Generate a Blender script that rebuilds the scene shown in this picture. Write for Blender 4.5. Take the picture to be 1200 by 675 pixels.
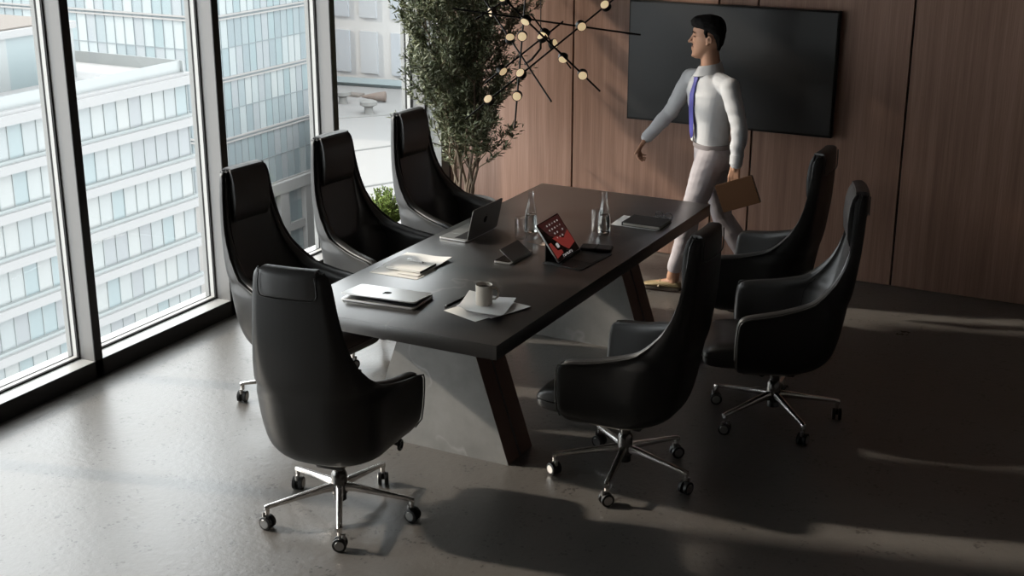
import bpy, bmesh, math, random
from mathutils import Vector, Matrix, noise
random.seed(7)
PI = math.pi
R = math.radians
S = bpy.context.scene
COL = S.collection
for o in list(bpy.data.objects):
    bpy.data.objects.remove(o)

# ------------------------------------------------------------------ camera, world, sun, exposure
cd = bpy.data.cameras.new('camera')
cam = bpy.data.objects.new('camera', cd)
COL.objects.link(cam)
cam.location = (0, 0, 2.9)
cam.rotation_euler = (R(71.72), 0, R(27.61))
cd.sensor_width = 36
cd.lens = 48.24
cd.clip_end = 2000
S.camera = cam

W = bpy.data.worlds.new('sky')
S.world = W
W.use_nodes = True
nt = W.node_tree
bg = nt.nodes['Background']
bg.inputs[0].default_value = (0.97, 0.985, 1.0, 1)
bg.inputs[1].default_value = 5.6

SUN_AZ, SUN_SLOPE = 15, 0.55
sd = bpy.data.lights.new('sun', 'SUN')
sd.energy = 5.2
sd.angle = R(2.0)
sd.color = (1.0, 0.87, 0.74)
sun = bpy.data.objects.new('sun', sd)
COL.objects.link(sun)
dv = Vector((math.cos(R(SUN_AZ)), math.sin(R(SUN_AZ)), -SUN_SLOPE))
sun.rotation_euler = dv.to_track_quat('-Z', 'Y').to_euler()
sun.location = (-20, 0, 15)

S.view_settings.view_transform = 'Standard'
S.view_settings.look = 'None'
S.view_settings.exposure = 0.0
S.view_settings.gamma = 1.0
S.view_settings.use_curve_mapping = False

# ------------------------------------------------------------------ materials
MATS = {}
def mat(name, col, rough=0.5, metal=0.0, spec=0.5, coat=0.0, emit=None, estr=1.0, trans=0.0, ior=1.45):
    m = bpy.data.materials.new(name)
    m.use_nodes = True
    b = m.node_tree.nodes['Principled BSDF']
    b.inputs['Base Color'].default_value = (*col, 1)
    b.inputs['Roughness'].default_value = rough
    b.inputs['Metallic'].default_value = metal
    b.inputs['Specular IOR Level'].default_value = spec
    b.inputs['IOR'].default_value = ior
    b.inputs['Coat Weight'].default_value = coat
    b.inputs['Coat Roughness'].default_value = 0.3
    b.inputs['Transmission Weight'].default_value = trans
    if emit:
        b.inputs['Emission Color'].default_value = (*emit, 1)
        b.inputs['Emission Strength'].default_value = estr
    MATS[name] = m
    return m

def nodes(m):
    return m.node_tree.nodes, m.node_tree.links, m.node_tree.nodes['Principled BSDF']

def ramp(N, stops):
    r = N.new('ShaderNodeValToRGB')
    e = r.color_ramp.elements
    while len(e) < len(stops):
        e.new(0.5)
    for k, (p, c) in enumerate(stops):
        e[k].position = p
        e[k].color = (*c, 1) if len(c) == 3 else c
    return r

def tex_coord(N, L, scale=(1, 1, 1), kind='Object'):
    t = N.new('ShaderNodeTexCoord')
    mp = N.new('ShaderNodeMapping')
    mp.inputs['Scale'].default_value = scale
    L.new(t.outputs[kind], mp.inputs['Vector'])
    return mp.outputs['Vector']

def noise_tex(N, L, vec, scale, detail=4, rough=0.5, dist=0.0):
    n = N.new('ShaderNodeTexNoise')
    n.inputs['Scale'].default_value = scale
    n.inputs['Detail'].default_value = detail
    n.inputs['Roughness'].default_value = rough
    n.inputs['Distortion'].default_value = dist
    L.new(vec, n.inputs['Vector'])
    return n

def add_bump(N, L, b, height, strength, dist):
    bp = N.new('ShaderNodeBump')
    bp.inputs['Strength'].default_value = strength
    bp.inputs['Distance'].default_value = dist
    L.new(height, bp.inputs['Height'])
    L.new(bp.outputs['Normal'], b.inputs['Normal'])
    return bp

# concrete floor
m = mat('polished_concrete', (0.12, 0.11, 0.10), 0.34, spec=0.95, coat=0.2)
N, L, b = nodes(m)
v = tex_coord(N, L)
n1 = noise_tex(N, L, v, 0.9, 8, 0.6)
r1 = ramp(N, [(0.3, (0.070, 0.0645, 0.059)), (0.7, (0.122, 0.113, 0.104))])
L.new(n1.outputs['Fac'], r1.inputs['Fac'])
n2 = noise_tex(N, L, v, 26, 6, 0.6)
vd = N.new('ShaderNodeVectorMath'); vd.operation = 'MULTIPLY_ADD'
vd.inputs[1].default_value = (0.03, 0.03, 0.0)
nq = noise_tex(N, L, v, 60, 2)
L.new(nq.outputs['Color'], vd.inputs[0]); L.new(v, vd.inputs[2])
vo = N.new('ShaderNodeTexVoronoi')
vo.inputs['Scale'].default_value = 38
L.new(vd.outputs[0], vo.inputs['Vector'])
n3 = noise_tex(N, L, v, 7.0, 4)
r3 = ramp(N, [(0.40, (0, 0, 0)), (0.64, (0.34, 0.34, 0.34))])
L.new(n3.outputs['Fac'], r3.inputs['Fac'])
lt = N.new('ShaderNodeMath'); lt.operation = 'LESS_THAN'
L.new(vo.outputs['Distance'], lt.inputs[0])
L.new(r3.outputs['Color'], lt.inputs[1])
mx = N.new('ShaderNodeMixRGB'); mx.blend_type = 'MULTIPLY'
mx.inputs['Color2'].default_value = (0.4, 0.38, 0.36, 1)
L.new(lt.outputs[0], mx.inputs['Fac'])
L.new(r1.outputs['Color'], mx.inputs['Color1'])
L.new(mx.outputs['Color'], b.inputs['Base Color'])
rr = ramp(N, [(0.3, (0.27, 0.27, 0.27)), (0.75, (0.43, 0.43, 0.43))])
L.new(n1.outputs['Fac'], rr.inputs['Fac'])
L.new(rr.outputs['Color'], b.inputs['Roughness'])
ma = N.new('ShaderNodeMath'); ma.operation = 'MULTIPLY_ADD'
ma.inputs[1].default_value = -1.0
L.new(lt.outputs[0], ma.inputs[0])
L.new(n2.outputs['Fac'], ma.inputs[2])
add_bump(N, L, b, ma.outputs[0], 0.5, 0.005)

# walnut wall panels, grain runs up the wall
m = mat('walnut_panel', (0.2, 0.11, 0.08), 0.45, spec=0.35)
N, L, b = nodes(m)
v = tex_coord(N, L, (9, 9, 0.28))
n1 = noise_tex(N, L, v, 2.2, 9, 0.62, 0.25)
r1 = ramp(N, [(0.25, (0.215, 0.124, 0.089)), (0.5, (0.31, 0.184, 0.135)), (0.78, (0.41, 0.255, 0.192))])
L.new(n1.outputs['Fac'], r1.inputs['Fac'])
v2 = tex_coord(N, L, (90, 90, 1.3))
n2 = noise_tex(N, L, v2, 2.0, 4, 0.6)
mx = N.new('ShaderNodeMixRGB'); mx.blend_type = 'MULTIPLY'; mx.inputs['Fac'].default_value = 0.55
r2 = ramp(N, [(0.3, (0.62, 0.6, 0.6)), (0.6, (1, 1, 1))])
L.new(n2.outputs['Fac'], r2.inputs['Fac'])
L.new(r1.outputs['Color'], mx.inputs['Color1'])
L.new(r2.outputs['Color'], mx.inputs['Color2'])
L.new(mx.outputs['Color'], b.inputs['Base Color'])

# dark veined stone table top
def stone(name, c0, c1, vein, rough, vein_w=0.012):
    m = mat(name, c0, rough, spec=0.5)
    N, L, b = nodes(m)
    v = tex_coord(N, L)
    n1 = noise_tex(N, L, v, 3.0, 8, 0.6)
    r1 = ramp(N, [(0.3, c0), (0.7, c1)])
    L.new(n1.outputs['Fac'], r1.inputs['Fac'])
    nd = noise_tex(N, L, v, 1.1, 4, 0.55, 0.6)
    sub = N.new('ShaderNodeMath'); sub.operation = 'SUBTRACT'; sub.inputs[1].default_value = 0.5
    L.new(nd.outputs['Fac'], sub.inputs[0])
    ab = N.new('ShaderNodeMath'); ab.operation = 'ABSOLUTE'
    L.new(sub.outputs[0], ab.inputs[0])
    rv = ramp(N, [(0.0, (1, 1, 1)), (vein_w, (0, 0, 0))])
    L.new(ab.outputs[0], rv.inputs['Fac'])
    nm = noise_tex(N, L, v, 2.3, 2)
    rm = ramp(N, [(0.5, (0, 0, 0)), (0.68, (0.8, 0.8, 0.8))])
    L.new(nm.outputs['Fac'], rm.inputs['Fac'])
    mm = N.new('ShaderNodeMath'); mm.operation = 'MULTIPLY'
    L.new(rv.outputs['Color'], mm.inputs[0]); L.new(rm.outputs['Color'], mm.inputs[1])
    mx = N.new('ShaderNodeMixRGB')
    mx.inputs['Color2'].default_value = (*vein, 1)
    L.new(mm.outputs[0], mx.inputs['Fac'])
    L.new(r1.outputs['Color'], mx.inputs['Color1'])
    L.new(mx.outputs['Color'], b.inputs['Base Color'])
    return m
stone('dark_stone', (0.014, 0.0125, 0.012), (0.027, 0.024, 0.0225), (0.20, 0.175, 0.155), 0.36)
MATS['dark_stone'].node_tree.nodes['Principled BSDF'].inputs['Specular IOR Level'].default_value = 1.0
MATS['dark_stone'].node_tree.nodes['Principled BSDF'].inputs['Coat Weight'].default_value = 0.9
MATS['dark_stone'].node_tree.nodes['Principled BSDF'].inputs['Coat Roughness'].default_value = 0.32
stone('grey_stone', (0.155, 0.15, 0.143), (0.25, 0.243, 0.232), (0.42, 0.41, 0.40), 0.5)

# black leather with a fine grain
def leather(name, c, rough, bump=0.12):
    m = mat(name, c, rough, spec=0.5)
    N, L, b = nodes(m)
    v = tex_coord(N, L)
    n1 = noise_tex(N, L, v, 420, 3, 0.6)
    add_bump(N, L, b, n1.outputs['Fac'], bump, 0.001)
    n2 = noise_tex(N, L, v, 5, 4)
    r2 = ramp(N, [(0.3, (rough - .05,) * 3), (0.7, (rough + .08,) * 3)])
    L.new(n2.outputs['Fac'], r2.inputs['Fac'])
    L.new(r2.outputs['Color'], b.inputs['Roughness'])
    return m
leather('black_leather', (0.012, 0.0112, 0.0105), 0.42)
leather('black_leather_liner', (0.021, 0.0195, 0.0185), 0.40)
MATS['black_leather_liner'].node_tree.nodes['Principled BSDF'].inputs['Specular IOR Level'].default_value = 0.85
leather('black_piping', (0.02, 0.019, 0.018), 0.33, 0.03)
mat('dark_seam', (0.004, 0.004, 0.004), 0.8)
mat('polished_aluminium', (0.72, 0.70, 0.68), 0.22, 1.0)
mat('dark_chrome', (0.16, 0.155, 0.15), 0.22, 1.0)
mat('black_plastic', (0.012, 0.012, 0.012), 0.4)
mat('caster_hub', (0.34, 0.33, 0.32), 0.3, 0.9)
mat('brown_wood', (0.17, 0.105, 0.085), 0.5)
mat('black_gap', (0.004, 0.004, 0.004), 0.8)
mat('mullion_grey', (0.165, 0.158, 0.152), 0.42, 0.15)
mat('mullion_black', (0.008, 0.0075, 0.007), 0.5)
mat('bead_white', (0.45, 0.44, 0.425), 0.4)
mat('gasket', (0.012, 0.012, 0.012), 0.7)
mat('sill_metal', (0.36, 0.355, 0.345), 0.4, 0.15)
mat('ceiling_paint', (0.34, 0.325, 0.31), 0.8)
mat('plaster', (0.30, 0.27, 0.25), 0.8)
mat('added_blind', (0.035, 0.03, 0.027), 0.8)  # for the unseen blinds added to shape the sunlight
mat('grey_pier', (0.20, 0.20, 0.195), 0.6)

# thin window glass: mostly clear with a little mirror reflection
m = bpy.data.materials.new('window_glass'); m.use_nodes = True
N, L = m.node_tree.nodes, m.node_tree.links
N.clear()
out = N.new('ShaderNodeOutputMaterial')
tr = N.new('ShaderNodeBsdfTransparent'); tr.inputs[0].default_value = (0.96, 0.98, 0.98, 1)
gl = N.new('ShaderNodeBsdfGlossy'); gl.inputs['Roughness'].default_value = 0.02
fr = N.new('ShaderNodeFresnel')
ge = N.new('ShaderNodeNewGeometry')
io = N.new('ShaderNodeMapRange')                 # the same mirror share on entering and leaving the pane
io.inputs['To Min'].default_value = 1.25; io.inputs['To Max'].default_value = 1 / 1.25
L.new(ge.outputs['Backfacing'], io.inputs['Value'])
L.new(io.outputs['Result'], fr.inputs[0])
ms = N.new('ShaderNodeMixShader')
L.new(fr.outputs[0], ms.inputs[0]); L.new(tr.outputs[0], ms.inputs[1]); L.new(gl.outputs[0], ms.inputs[2])
L.new(ms.outputs[0], out.inputs[0])
MATS['window_glass'] = m

# ------------------------------------------------------------------ mesh helpers
def add_box(bm, size, center, rot=None, bevel=0.0, seg=2, mi=0):
    r = bmesh.ops.create_cube(bm, size=1)
    vs = r['verts']
    bmesh.ops.scale(bm, vec=size, verts=vs)
    if bevel > 0:
        es = list({e for v in vs for e in v.link_edges})
        rb = bmesh.ops.bevel(bm, geom=es, offset=bevel, segments=seg, profile=0.5, affect='EDGES')
        vs = list({v for f in rb['faces'] for v in f.verts} | {v for v in vs if v.is_valid})
        fs = {f for v in vs for f in v.link_faces}
        vs = list({v for f in fs for v in f.verts})
    if rot is not None:
        bmesh.ops.rotate(bm, cent=(0, 0, 0), matrix=rot, verts=vs)
    bmesh.ops.translate(bm, vec=center, verts=vs)
    for f in {f for v in vs for f in v.link_faces}:
        f.material_index = mi
    return vs

def loft(bm, rings, cap0=True, cap1=True, closed=True, mi=0):
    """rings: list of lists of points (same count)"""
    vv = [[bm.verts.new(p) for p in r] for r in rings]
    n = len(vv[0])
    for a, b in zip(vv, vv[1:]):
        for i in range(n if closed else n - 1):
            j = (i + 1) % n
            f = bm.faces.new((a[i], a[j], b[j], b[i])); f.material_index = mi
    if cap0 and closed:
        f = bm.faces.new(list(reversed(vv[0]))); f.material_index = mi
    if cap1 and closed:
        f = bm.faces.new(vv[-1]); f.material_index = mi
    return vv

def circle(c, r, n, ax=Vector((1, 0, 0)), ay=Vector((0, 1, 0)), r2=None):
    r2 = r if r2 is None else r2
    c = Vector(c)
    return [c + ax * (r * math.cos(2 * PI * i / n)) + ay * (r2 * math.sin(2 * PI * i / n)) for i in range(n)]

def frame(d):
    d = d.normalized()
    u = Vector((0, 0, 1)) if abs(d.z) < 0.9 else Vector((1, 0, 0))
    ax = u.cross(d).normalized()
    return ax, d.cross(ax)

def add_cyl(bm, p0, p1, r0, r1=None, n=16, mi=0):
    p0, p1 = Vector(p0), Vector(p1)
    r1 = r0 if r1 is None else r1
    ax, ay = frame(p1 - p0)
    loft(bm, [circle(p0, r0, n, ax, ay), circle(p1, r1, n, ax, ay)], mi=mi)

def add_tube(bm, pts, r, n=8, mi=0, closed=False):
    pts = [Vector(p) for p in pts]
    rad = r if isinstance(r, (list, tuple)) else [r] * len(pts)
    rings = []
    pax = None
    for i, p in enumerate(pts):
        if closed:
            d = pts[(i + 1) % len(pts)] - pts[i - 1]
        else:
            d = pts[min(i + 1, len(pts) - 1)] - pts[max(i - 1, 0)]
        if d.length < 1e-9:
            d = Vector((0, 0, 1))
        d.normalize()
        if pax is None:
            ax, ay = frame(d)
        else:
            ax = (pax - d * pax.dot(d))
            ax = ax.normalized() if ax.length > 1e-6 else frame(d)[0]
            ay = d.cross(ax)
        pax = ax
        rings.append(circle(p, rad[i], n, ax, ay))
    if closed:
        rings.append(rings[0])
        loft(bm, rings, False, False, mi=mi)
    else:
        loft(bm, rings, mi=mi)

def add_lathe(bm, prof, n=24, c=(0, 0, 0), mi=0, cap0=True, cap1=True):
    loft(bm, [circle((c[0], c[1], c[2] + z), max(r, 1e-4), n) for r, z in prof], cap0, cap1, mi=mi)

def add_capsule(bm, p0, p1, r0, r1, n=14, k=4, flat=1.0, fdir=None):
    p0, p1 = Vector(p0), Vector(p1)
    d = (p1 - p0)
    d = d.normalized() if d.length > 1e-9 else Vector((0, 0, 1))
    ax, ay = frame(d)
    if fdir is not None:
        ay = Vector(fdir) - d * d.dot(Vector(fdir)); ay.normalize(); ax = ay.cross(d)
    rings = []
    for i in range(k + 1):
        a = PI / 2 * (1 - i / k)
        a = min(a, PI / 2 * 0.96)
        rings.append(circle(p0 - d * (r0 * math.sin(a)), r0 * math.cos(a), n, ax, ay, r0 * math.cos(a) * flat))
    for i in range(k + 1):
        a = min(PI / 2 * i / k, PI / 2 * 0.96)
        rings.append(circle(p1 + d * (r1 * math.sin(a)), r1 * math.cos(a), n, ax, ay, r1 * math.cos(a) * flat))
    loft(bm, rings)

def add_ball(bm, c, rx, ry, rz, n=16, m=10, rot=None):
    r = bmesh.ops.create_uvsphere(bm, u_segments=n, v_segments=m, radius=1)
    bmesh.ops.scale(bm, vec=(rx, ry, rz), verts=r['verts'])
    if rot is not None:
        bmesh.ops.rotate(bm, cent=(0, 0, 0), matrix=rot, verts=r['verts'])
    bmesh.ops.translate(bm, vec=c, verts=r['verts'])

def to_mesh(name, bm, mats, smooth=True, angle=40):
    bmesh.ops.recalc_face_normals(bm, faces=bm.faces[:])
    me = bpy.data.meshes.new(name)
    if smooth:
        ca = math.cos(R(angle))
        for f in bm.faces:
            f.smooth = True
        for e in bm.edges:
            if len(e.link_faces) == 2 and e.link_faces[0].normal.dot(e.link_faces[1].normal) < ca:
                e.smooth = False
    bm.to_mesh(me)
    bm.free()
    for mm in (mats if isinstance(mats, (list, tuple)) else [mats]):
        me.materials.append(MATS[mm])
    return me

def link(name, me, parent=None):
    o = bpy.data.objects.new(name, me)
    COL.objects.link(o)
    if parent is not None:
        o.parent = parent
    return o

def obj(name, bm, mats, parent=None, smooth=True, angle=40, subsurf=0):
    o = link(name, to_mesh(name, bm, mats, smooth, angle), parent)
    if subsurf:
        md = o.modifiers.new('subdivision', 'SUBSURF'); md.levels = subsurf; md.render_levels = subsurf
    return o

def tag(o, label, cat, group=None):
    o['label'] = label; o['category'] = cat
    if group:
        o['group'] = group
    return o

def thing(name, label, cat, loc=(0, 0, 0), rotz=0, group=None):
    o = bpy.data.objects.new(name, None)
    COL.objects.link(o)
    o.location = loc; o.rotation_euler = (0, 0, rotz); o.empty_display_size = 0.1
    return tag(o, label, cat, group)

def struct(name, bm, mats, parent=None, smooth=False):
    o = obj(name, bm, mats, parent, smooth)
    if parent is None:
        o['kind'] = 'structure'
    return o

def dup(root, loc, rotz, label, group=None):
    r = root.copy(); COL.objects.link(r)
    r.location = loc; r.rotation_euler = (0, 0, rotz); r['label'] = label
    if group:
        r['group'] = group
    for ch in list(root.children):
        c = ch.copy(); COL.objects.link(c); c.parent = r
        for g in list(ch.children):
            d = g.copy(); COL.objects.link(d); d.parent = c
    return r

def remeshed(bm, voxel, smooth_it=4, wrinkle=None):
    """union of overlapping closed pieces as one continuous surface"""
    bmesh.ops.recalc_face_normals(bm, faces=bm.faces[:])
    me = bpy.data.meshes.new('tmp'); bm.to_mesh(me); bm.free()
    o = bpy.data.objects.new('tmp', me); COL.objects.link(o)
    md = o.modifiers.new('r', 'REMESH'); md.mode = 'VOXEL'; md.voxel_size = voxel
    if smooth_it:
        sm = o.modifiers.new('s', 'SMOOTH'); sm.factor = 0.5; sm.iterations = smooth_it
    dg = bpy.context.evaluated_depsgraph_get()
    ev = o.evaluated_get(dg)
    m2 = bpy.data.meshes.new_from_object(ev, depsgraph=dg)
    bpy.data.objects.remove(o); bpy.data.meshes.remove(me)
    b2 = bmesh.new(); b2.from_mesh(m2); bpy.data.meshes.remove(m2)
    if wrinkle:
        b2.normal_update()
        mv = [(v, v.normal * wrinkle(v.co)) for v in b2.verts]
        for v, d in mv:
            v.co += d
    return b2

# ------------------------------------------------------------------ the room
XW, YB, ZC = -5.383, 9.0, 3.42          # inner face of the window wall, back wall, ceiling
XR, YN = 2.6, -2.6
bm = bmesh.new(); add_box(bm, (XR - XW + 0.4, YB - YN + 0.3, 0.2), ((XR + XW - 0.2) / 2, (YB + YN) / 2, -0.1))
struct('floor', bm, 'polished_concrete')
bm = bmesh.new(); add_box(bm, (XR - XW + 0.5, YB - YN + 0.3, 0.2), ((XR + XW - 0.3) / 2, (YB + YN) / 2, ZC + 0.1))
struct('ceiling', bm, 'ceiling_paint')
bm = bmesh.new(); add_box(bm, (0.15, YB - YN + 0.3, ZC), (XR + 0.075, (YB + YN) / 2, ZC / 2))
struct('wall_right', bm, 'plaster')
bm = bmesh.new(); add_box(bm, (XR - XW + 0.4, 0.15, ZC), ((XR + XW) / 2, YN - 0.075, ZC / 2))
struct('wall_near', bm, 'plaster')
# panelled back wall: boards with dark joints
bm = bmesh.new()
joints = [XW + 0.13, -4.207, -3.122, -2.847, -1.821, -0.62, 0.45, 1.5, XR]
for a, c in zip(joints, joints[1:]):
    add_box(bm, (c - a - 0.013, 0.03, ZC - 0.003), ((a + c) / 2, YB + 0.015, ZC / 2 + 0.003), bevel=0.002, seg=1, mi=0)
add_box(bm, (XR - XW + 0.4, 0.15, ZC), ((XR + XW) / 2, YB + 0.03 + 0.075, ZC / 2), mi=1)
struct('wall_back', bm, ['walnut_panel', 'black_gap'])
MW = 0.058
bm = bmesh.new()
add_box(bm, (0.30, 0.12, ZC), (XW - 0.02, YB - 0.06, ZC / 2), bevel=0.004, mi=0)
add_box(bm, (0.30, 0.45 + MW - YN, ZC), (XW - 0.15, (0.45 + MW + YN) / 2, ZC / 2), mi=0)
struct('wall_left', bm, ['grey_pier'])

# window wall along y
ZS, ZH = 0.10, 3.25
YM = [0.45, 1.65, 2.85, 4.05, 5.264, 6.459, 7.66, 8.862]
MW = 0.058
def mullion(k, y):
    bm = bmesh.new()
    add_box(bm, (0.115, MW, ZC), (XW - 0.0575 - 0.006, y + MW / 2, ZC / 2), mi=0)
    add_box(bm, (0.006, MW + 0.001, ZC), (XW - 0.003, y + MW / 2, ZC / 2), mi=1)
    add_box(bm, (0.03, MW + 0.012, ZC), (XW - 0.185, y + MW / 2, ZC / 2), mi=2)
    struct('trim_%d' % k, bm, ['mullion_grey', 'mullion_black', 'grey_pier'])
for k, y in enumerate(YM[1:]):
    mullion(k + 1, y)
bm = bmesh.new()
LY = YB - 0.5
add_box(bm, (0.25, LY, ZS), (XW - 0.131, (YB + 0.5) / 2, ZS / 2), mi=0)
add_box(bm, (0.006, LY, ZS + 0.0005), (XW - 0.003, (YB + 0.5) / 2, ZS / 2), mi=1)
struct('trim_11', bm, ['sill_metal', 'mullion_black'])
bm = bmesh.new()
add_box(bm, (0.25, LY, ZC - ZH), (XW - 0.125, (YB + 0.5) / 2, (ZC + ZH) / 2), mi=0)
struct('trim_12', bm, ['mullion_black'])
for k, (a, c) in enumerate(zip(YM, YM[1:])):
    y0, y1 = a + MW, c
    bm = bmesh.new()
    yc, zc, zl = (y0 + y1) / 2, (ZS + ZH) / 2, ZH - ZS
    xb = XW - 0.138
    w = 0.012
    for yy in (y0 + w / 2, y1 - w / 2):
        add_box(bm, (0.028, w, zl), (xb, yy, zc), mi=0)
        add_box(bm, (0.012, w * 0.7, zl), (xb + 0.020, yy, zc), mi=1)
        add_box(bm, (0.012, w * 1.2, zl), (xb - 0.020, yy, zc), mi=1)
    for zz in (ZS + w / 2, ZH - w / 2):
        add_box(bm, (0.028, y1 - y0, w), (xb, yc, zz), mi=0)
        add_box(bm, (0.012, y1 - y0, w * 0.7), (xb + 0.020, yc, zz), mi=1)
        add_box(bm, (0.012, y1 - y0, w * 1.2), (xb - 0.020, yc, zz), mi=1)
    wo = struct('window_%d' % (k + 1), bm, ['bead_white', 'gasket'])
    bm = bmesh.new()
    add_box(bm, (0.006, y1 - y0 - 0.004, zl - 0.004), (xb - 0.03, yc, zc))
    struct('pane', bm, 'window_glass', wo)

# added unseen fabric blinds in the upper bays, cutting the sun into narrow floor bands
SUN_GAPS = {4: [(4.108, 4.40), (5.17, 5.264)], 6: [(7.20, 7.66)], 7: [(7.72, 8.862)]}
for k, (a, c) in enumerate(zip(YM, YM[1:])):
    y0, y1 = a + MW, c
    cuts = [y0] + [q for o_ in SUN_GAPS.get(k + 1, []) for q in o_] + [y1]
    bm = bmesh.new()
    for p, q in zip(cuts[::2], cuts[1::2]):
        n = max(1, int((q - p) / 0.09))
        if q - p > 0.02:
            for i in range(n):
                w = (q - p) / n
                add_box(bm, (0.004, w + 0.004, 1.10), (XW - 0.07 + (0.006 if i % 2 else -0.006), p + w * (i + .5), 2.69))
    add_box(bm, (0.03, y1 - y0, 0.03), (XW - 0.07, (y0 + y1) / 2, ZH - 0.015))
    struct('trim_%d' % (k + 13), bm, 'added_blind')  # added sun-shaping blinds, numbered along with the trim

# ------------------------------------------------------------------ city outside, haze put into its pale colours
def tints(prefix, cols, rough=0.35):
    for k, c in enumerate(cols):
        mat('%s_%d' % (prefix, k), c, rough)
    return ['%s_%d' % (prefix, k) for k in range(len(cols))]
T_T = tints('terrace_glass', [(0.177, 0.192, 0.195), (0.160, 0.169, 0.175), (0.192, 0.204, 0.204), (0.149, 0.179, 0.185), (0.199, 0.207, 0.205)])
T_O = tints('tower_glass', [(0.185, 0.215, 0.225), (0.165, 0.195, 0.207), (0.235, 0.26, 0.265), (0.205, 0.222, 0.232), (0.175, 0.215, 0.225), (0.25, 0.27, 0.272)])
T_W = tints('block_glass', [(0.30, 0.32, 0.345), (0.32, 0.335, 0.352)])  # distance haze put into these lighter window tints
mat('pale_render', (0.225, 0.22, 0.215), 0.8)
mat('hazy_render', (0.36, 0.36, 0.36), 0.8)  # paler copy of the render, distance haze put into the colour
mat('pale_slab', (0.198, 0.198, 0.198), 0.7)
mat('facade_line', (0.185, 0.2, 0.2), 0.8)  # tone of the facade mullions and the strips above the floor bands
mat('thin_line', (0.15, 0.172, 0.18), 0.8)
mat('roof_deck', (0.165, 0.163, 0.16), 0.9)
mat('roof_tan', (0.112, 0.099, 0.089), 0.9)
mat('roof_grey', (0.125, 0.125, 0.12), 0.9)
mat('street_pale', (0.092, 0.092, 0.092), 0.9)
mat('terracotta_pipe', (0.112, 0.086, 0.073), 0.8)

def grid_face(bm, o, u, v, nu, nv, nm, rnd, run=1, gap=0.0):
    """panel grid of quads; o origin, u / v whole-span vectors"""
    o, u, v = Vector(o), Vector(u), Vector(v)
    for j in range(nv):
        last = 0
        for i in range(nu):
            if i % run == 0 or rnd.random() < 0.6:
                last = rnd.randrange(nm)
            a, b = i / nu, (i + 1) / nu - gap / u.length
            c, d = j / nv, (j + 1) / nv
            q = [o + u * a + v * c, o + u * b + v * c, o + u * b + v * d, o + u * a + v * d]
            f = bm.faces.new([bm.verts.new(p) for p in q]); f.material_index = last
rnd = random.Random(3)

# terraced building, nearest, parallel to the window wall
TX, TY1, TY0 = -70.0, 80.4, 20.0
FL = 3.17
ZT = -14.35                                # top of its main block
tb = thing('terraced_office_building', 'pale glass office building with white floor bands outside the two left windows', 'building', (TX, TY1, -60))
nf = 14
def bpart(name, bm, mats):
    return obj(name, bm, mats, tb, smooth=False)
bm = bmesh.new()
grid_face(bm, (0, TY0 - TY1, 60 + ZT - nf * FL), (0, TY1 - TY0, 0), (0, 0, nf * FL), 48, nf, len(T_T), rnd, 2)
grid_face(bm, (0, 0, 60 + ZT - nf * FL), (-25, 0, 0), (0, 0, nf * FL), 14, nf, len(T_T), rnd)
bpart('facade', bm, T_T)
bm = bmesh.new()
add_box(bm, (24.6, TY1 - TY0 - 0.3, nf * FL - .2), (-12.6, -(TY1 - TY0) / 2, 60 + ZT - nf * FL / 2 - .1))
bpart('core', bm, 'pale_slab')
for k in range(nf):
    z = 60 + ZT - k * FL
    bm = bmesh.new()
    add_box(bm, (25.7, TY1 - TY0 + 0.6, 0.62), (-12.2, -(TY1 - TY0) / 2 + 0.2, z - 0.31), mi=0)
    add_box(bm, (25.3, TY1 - TY0 + 0.25, 0.22), (-12.3, -(TY1 - TY0) / 2 + 0.1, z + 0.11), mi=1 if k else 0)
    bpart('floor_band', bm, ['pale_slab', 'facade_line'])
bm = bmesh.new()                           # mullion lines of the facade
for k in range(49):
    y = (TY0 - TY1) * k / 48
    add_box(bm, (0.08, 0.05, nf * FL), (0.02, y, 60 + ZT - nf * FL / 2))
bpart('mullions', bm, 'facade_line')
bm = bmesh.new()                           # parapet glass and set-back upper storeys
add_box(bm, (0.1, TY1 - TY0 - .2, 1.1), (-0.3, -(TY1 - TY0) / 2, 60 + ZT + 0.55), mi=1)
add_box(bm, (20, 0.1, 1.1), (-10, -0.1, 60 + ZT + 0.55), mi=1)
add_box(bm, (24.5, TY1 - TY0 - .5, 0.1), (-12.6, -(TY1 - TY0) / 2, 60 + ZT + 0.1), mi=0)
bpart('roof_terrace', bm, ['roof_deck', T_T[2]])
bm = bmesh.new()
grid_face(bm, (-5.5, TY0 - TY1, 60 + ZT), (0, TY1 - TY0 - 5.5, 0), (0, 0, 3.9), 26, 1, len(T_T), rnd)
grid_face(bm, (-5.5, -5.5, 60 + ZT), (-14, 0, 0), (0, 0, 3.9), 10, 1, len(T_T), rnd)
bpart('upper_storey', bm, T_T)
bm = bmesh.new()
add_box(bm, (15.2, TY1 - TY0 - 5.0, 0.5), (-12.8, -(TY1 - TY0) / 2 - 2.9, 60 + ZT + 4.1), mi=0)
add_box(bm, (14.4, TY1 - TY0 - 5.9, 0.1), (-12.8, -(TY1 - TY0) / 2 - 2.9, 60 + ZT + 4.42), mi=1)
bpart('upper_roof', bm, ['pale_slab', 'roof_tan'])
bm = bmesh.new()
add_box(bm, (12, 26, 3.4), (-15, -27, 60 + ZT + 6.0), mi=0)
add_box(bm, (12.6, 26.6, 0.3), (-15, -27, 60 + ZT + 7.8), mi=1)
bpart('penthouse', bm, ['pale_render', 'pale_slab'])

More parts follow.
